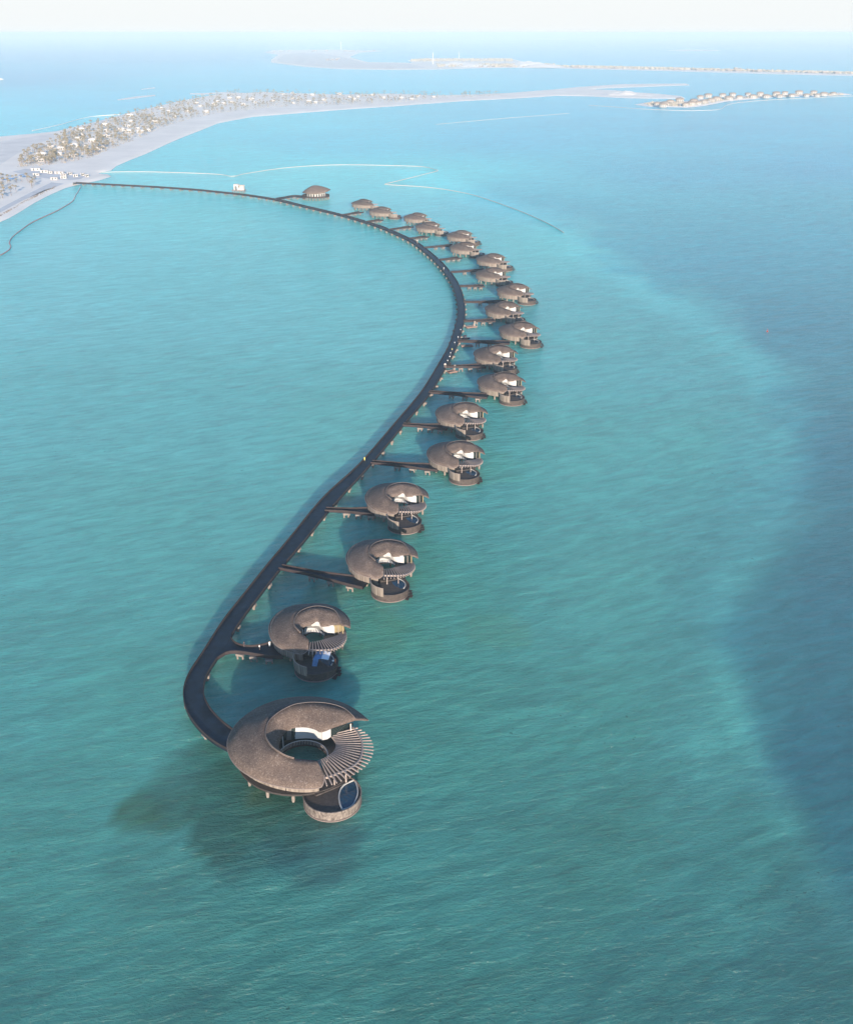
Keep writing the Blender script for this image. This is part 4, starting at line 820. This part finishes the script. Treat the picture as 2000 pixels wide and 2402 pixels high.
person(609, 1524.5, DZ, 1.2, 'cwhite', 'cdark', 'person in white shirt and dark trousers walking along the first walkway')
person(573, 1518, DZ, -1.5, 'cdark', 'cdark', 'person in dark clothing standing where the first walkway narrows')
person(781.5, 1559, 2.22, -.4, 'cwhite', 'cdark', 'person in white shirt beside the canopy on the pool deck')
person(786.5, 1557, 2.22, .8, 'corange', 'corange', 'person in orange clothing beside the canopy on the pool deck')
person(855, 1081, DZ, .4, 'cyellow', 'cyellow', 'person in yellow green standing alone on the boardwalk')
person(1060, 824, DZ, .1, 'cyellow', 'cdark', 'person in yellow shirt walking on the bend of the boardwalk', step=.2)
person(1040.5, 632, DZ, .3, 'cwhite', 'cream', 'person in white and cream on the far bend of the boardwalk')
person(1074, 795, DZ, 2.2, 'cwhite', 'cdark', 'person in white shirt at the edge of the boardwalk near the third pontoon')
person(1054.6, 841, DZ, 2.8, 'cwhite', 'cdark', 'person in white shirt near the right rail of the bend')
# bollard lamps along the right rail of the bend
for x, y in ((1080, 777), (1066, 807.5), (1056.5, 832), (1049.5, 850)):
    r = empty('bollard_lamp', up(x, y, DZ)); tag(r, 'small white bollard lamp by the right rail of the boardwalk bend', 'lamp', 'bollard lamps on the boardwalk bend')
    b = MB(); b.cyl((0, 0), .13, 0, .95, 8); b.build('post', M['grey'], r); b = MB(); b.cyl((0, 0), .2, .95, 1.3, 10); b.build('lamp_head', M['cwhite'], r)
# canopy
o = up(757, 1556, 2.22); r = empty('canopy', o, -.1); tag(r, 'blue and pale canvas canopy standing on the pool deck of the first shell-roofed villa', 'canopy')
b = MB(); b.add([(-2.1, -1.6, 2.1), (0, -1.7, 2.5), (0, 1.7, 2.7), (-1.9, 1.7, 2.3)], [(0, 1, 2, 3)]); b.build('canvas', M['blue'], r, solid=(.06, 0))
b = MB(); b.add([(.02, -1.7, 2.5), (1.9, -1.6, 2.2), (1.9, 1.7, 2.4), (.02, 1.7, 2.7)], [(0, 1, 2, 3)]); b.build('canvas', M['palecloth'], r, solid=(.06, 0))
b = MB(); b.add([(-2.1, -1.62, 2.1), (-2.5, -1.8, .1), (-1.2, -1.75, .1), (-.6, -1.72, 2.4)], [(0, 1, 2, 3)]); b.build('side_cloth', M['blue'], r, solid=(.05, 0))
for x, y in ((-1.9, -1.5), (1.8, -1.5), (1.8, 1.6), (-1.8, 1.6)): b = MB(); b.cyl((x, y), .06, 0, 2.2, 6); b.build('pole', M['grey'], r)
# kiosk on the pier, pontoons, boat, buoys
def kiosk(x, y, label):
    r = empty('kiosk', up(x, y, DZ)); r.scale = (.75, .75, .8); tag(r, label, 'kiosk'); b = MB(); b.box((0, 0, 1.1), (1.1, 1.1, 2.2)); b.build('body', M['trim'], r); b = MB(); b.box((0, 0, 2.32), (1.5, 1.5, .16)); b.add([(-.7, -.7, 2.4), (.7, -.7, 2.4), (.7, .7, 2.4), (-.7, .7, 2.4), (0, 0, 2.9)], [(0, 1, 4), (1, 2, 4), (2, 3, 4), (3, 0, 4)]); b.build('roof', M['cream'], r); b = MB(); b.box((0, -.56, 1.0), (.6, .04, 1.7)); b.build('door', M['parapet'], r)
kiosk(978.5, 570, 'small cream kiosk at the edge of the far boardwalk bend')
kiosk(1043.5, 862.5, 'cream kiosk at the right rail where a walkway leaves the boardwalk')
def pontoon(x, y, L, w, rz, label, mast=True):
    r = empty('pontoon', up(x, y, 0), rz); tag(r, label, 'pontoon', 'pontoons between the walkways')
    b = MB(); b.box((0, 0, .35), (L, w, .5)); b.build('platform', M['boatwood'], r)
    b = MB()
    for sx in (-1, 1): b.box((sx * L * .32, 0, 0), (1.2, w * .9, .5))
    b.build('float', M['conc'], r)
    b = MB(); b.box((0, w / 2 - .05, .72), (L, .12, .25)); b.box((0, -w / 2 + .05, .72), (L, .12, .25)); b.build('rim', M['trim'], r)
    if mast: b = MB(); b.cyl((L * .3, 0), .12, 0, 3.6, 6); b.cyl((L * .36, .6), .12, 0, 3.0, 6); b.build('mooring_post', M['cream'], r); b = MB(); b.bar((L * .1, .3, .7), (L * .45, .5, 3.1), .9, .12); b.build('gangway', M['trim'], r)
pontoon(1105, 768, 6.4, 2.4, .38, 'brown pontoon with posts behind the sixth row of walkways, farthest of the three')
pontoon(1095, 813, 6.2, 2.0, .2, 'long flat brown pontoon without posts, middle of the three', mast=False)
pontoon(1060, 873, 4.8, 3.0, .55, 'short brown pontoon with gangway post, nearest of the three')
r = empty('boat', up(1092, 796, 0), .5); tag(r, 'small dark boat moored behind a walkway beside the boardwalk bend', 'boat')
rows = []
for j in range(7):
    t = j / 6; w = 1.0 * math.sin(PI * min(1, .22 + t * .78)) ** .6; x = -2.6 + 5.2 * t; rows.append([Vector((x, -w, .8)), Vector((x, -w * .7, .1)), Vector((x, 0, -.1)), Vector((x, w * .7, .1)), Vector((x, w, .8))])
loft('hull', rows, M['cdark'], r, solid=(.08, 0)); b = MB(); b.box((-.4, 0, 1.3), (1.4, 1.1, 1.5)); b.box((-.4, 0, 2.3), (1.9, 1.5, .1)); b.build('cabin', M['cdark'], r); b = MB(); b.box((1.2, 0, .45), (1.4, 1.1, .1)); b.build('seat', M['trim'], r)
for x, y, m_, lab in ((1799, 778, 'red', 'small red buoy near the edge of the deep water channel'),):
    if lab is None: continue
    r = empty('buoy', up(x, y, 0)); tag(r, lab, 'buoy'); b = MB(); b.cyl((0, 0), .45, -.2, .35, 12, .5); b.cyl((0, 0), .5, .35, .75, 12, .2); b.build('float', M[m_], r); b = MB(); b.cyl((0, 0), .07, .7, 1.4, 6); b.cyl((0, 0), .14, 1.35, 1.6, 6); b.build('topmark', M[m_], r)
r = empty('yacht', up(3, 186, 0), .2); tag(r, 'tiny white boat on the sea at the far left edge', 'boat')
b = MB(); b.box((0, 0, 1), (14, 4, 2.2)); b.build('hull', M['white'], r); b = MB(); b.box((-1, 0, 3), (7, 3, 2)); b.build('cabin', M['white'], r)
# ------------------------------------------------------------------ haze
bz0, bz1 = -4.0, 156.0; X0, X1, Y0, Y1 = -95000, 95000, -7000, 115000
b = MB(); b.box(((X0 + X1) / 2, (Y0 + Y1) / 2, (bz0 + bz1) / 2), (X1 - X0, Y1 - Y0, bz1 - bz0))
hm = bpy.data.materials.new('haze'); hm.use_nodes = True; hn = hm.node_tree.nodes; hn.clear(); out = hn.new('ShaderNodeOutputMaterial'); pv = hn.new('ShaderNodeVolumePrincipled')
pv.inputs['Color'].default_value = (.74, .86, .90, 1); pv.inputs['Density'].default_value = 1 / 10500; pv.inputs['Anisotropy'].default_value = 0.0
hm.node_tree.links.new(pv.outputs[0], out.inputs['Volume']); hz = b.build('haze', hm); tag(hz, kind='stuff', label='pale sea haze over the whole lagoon', cat='haze')
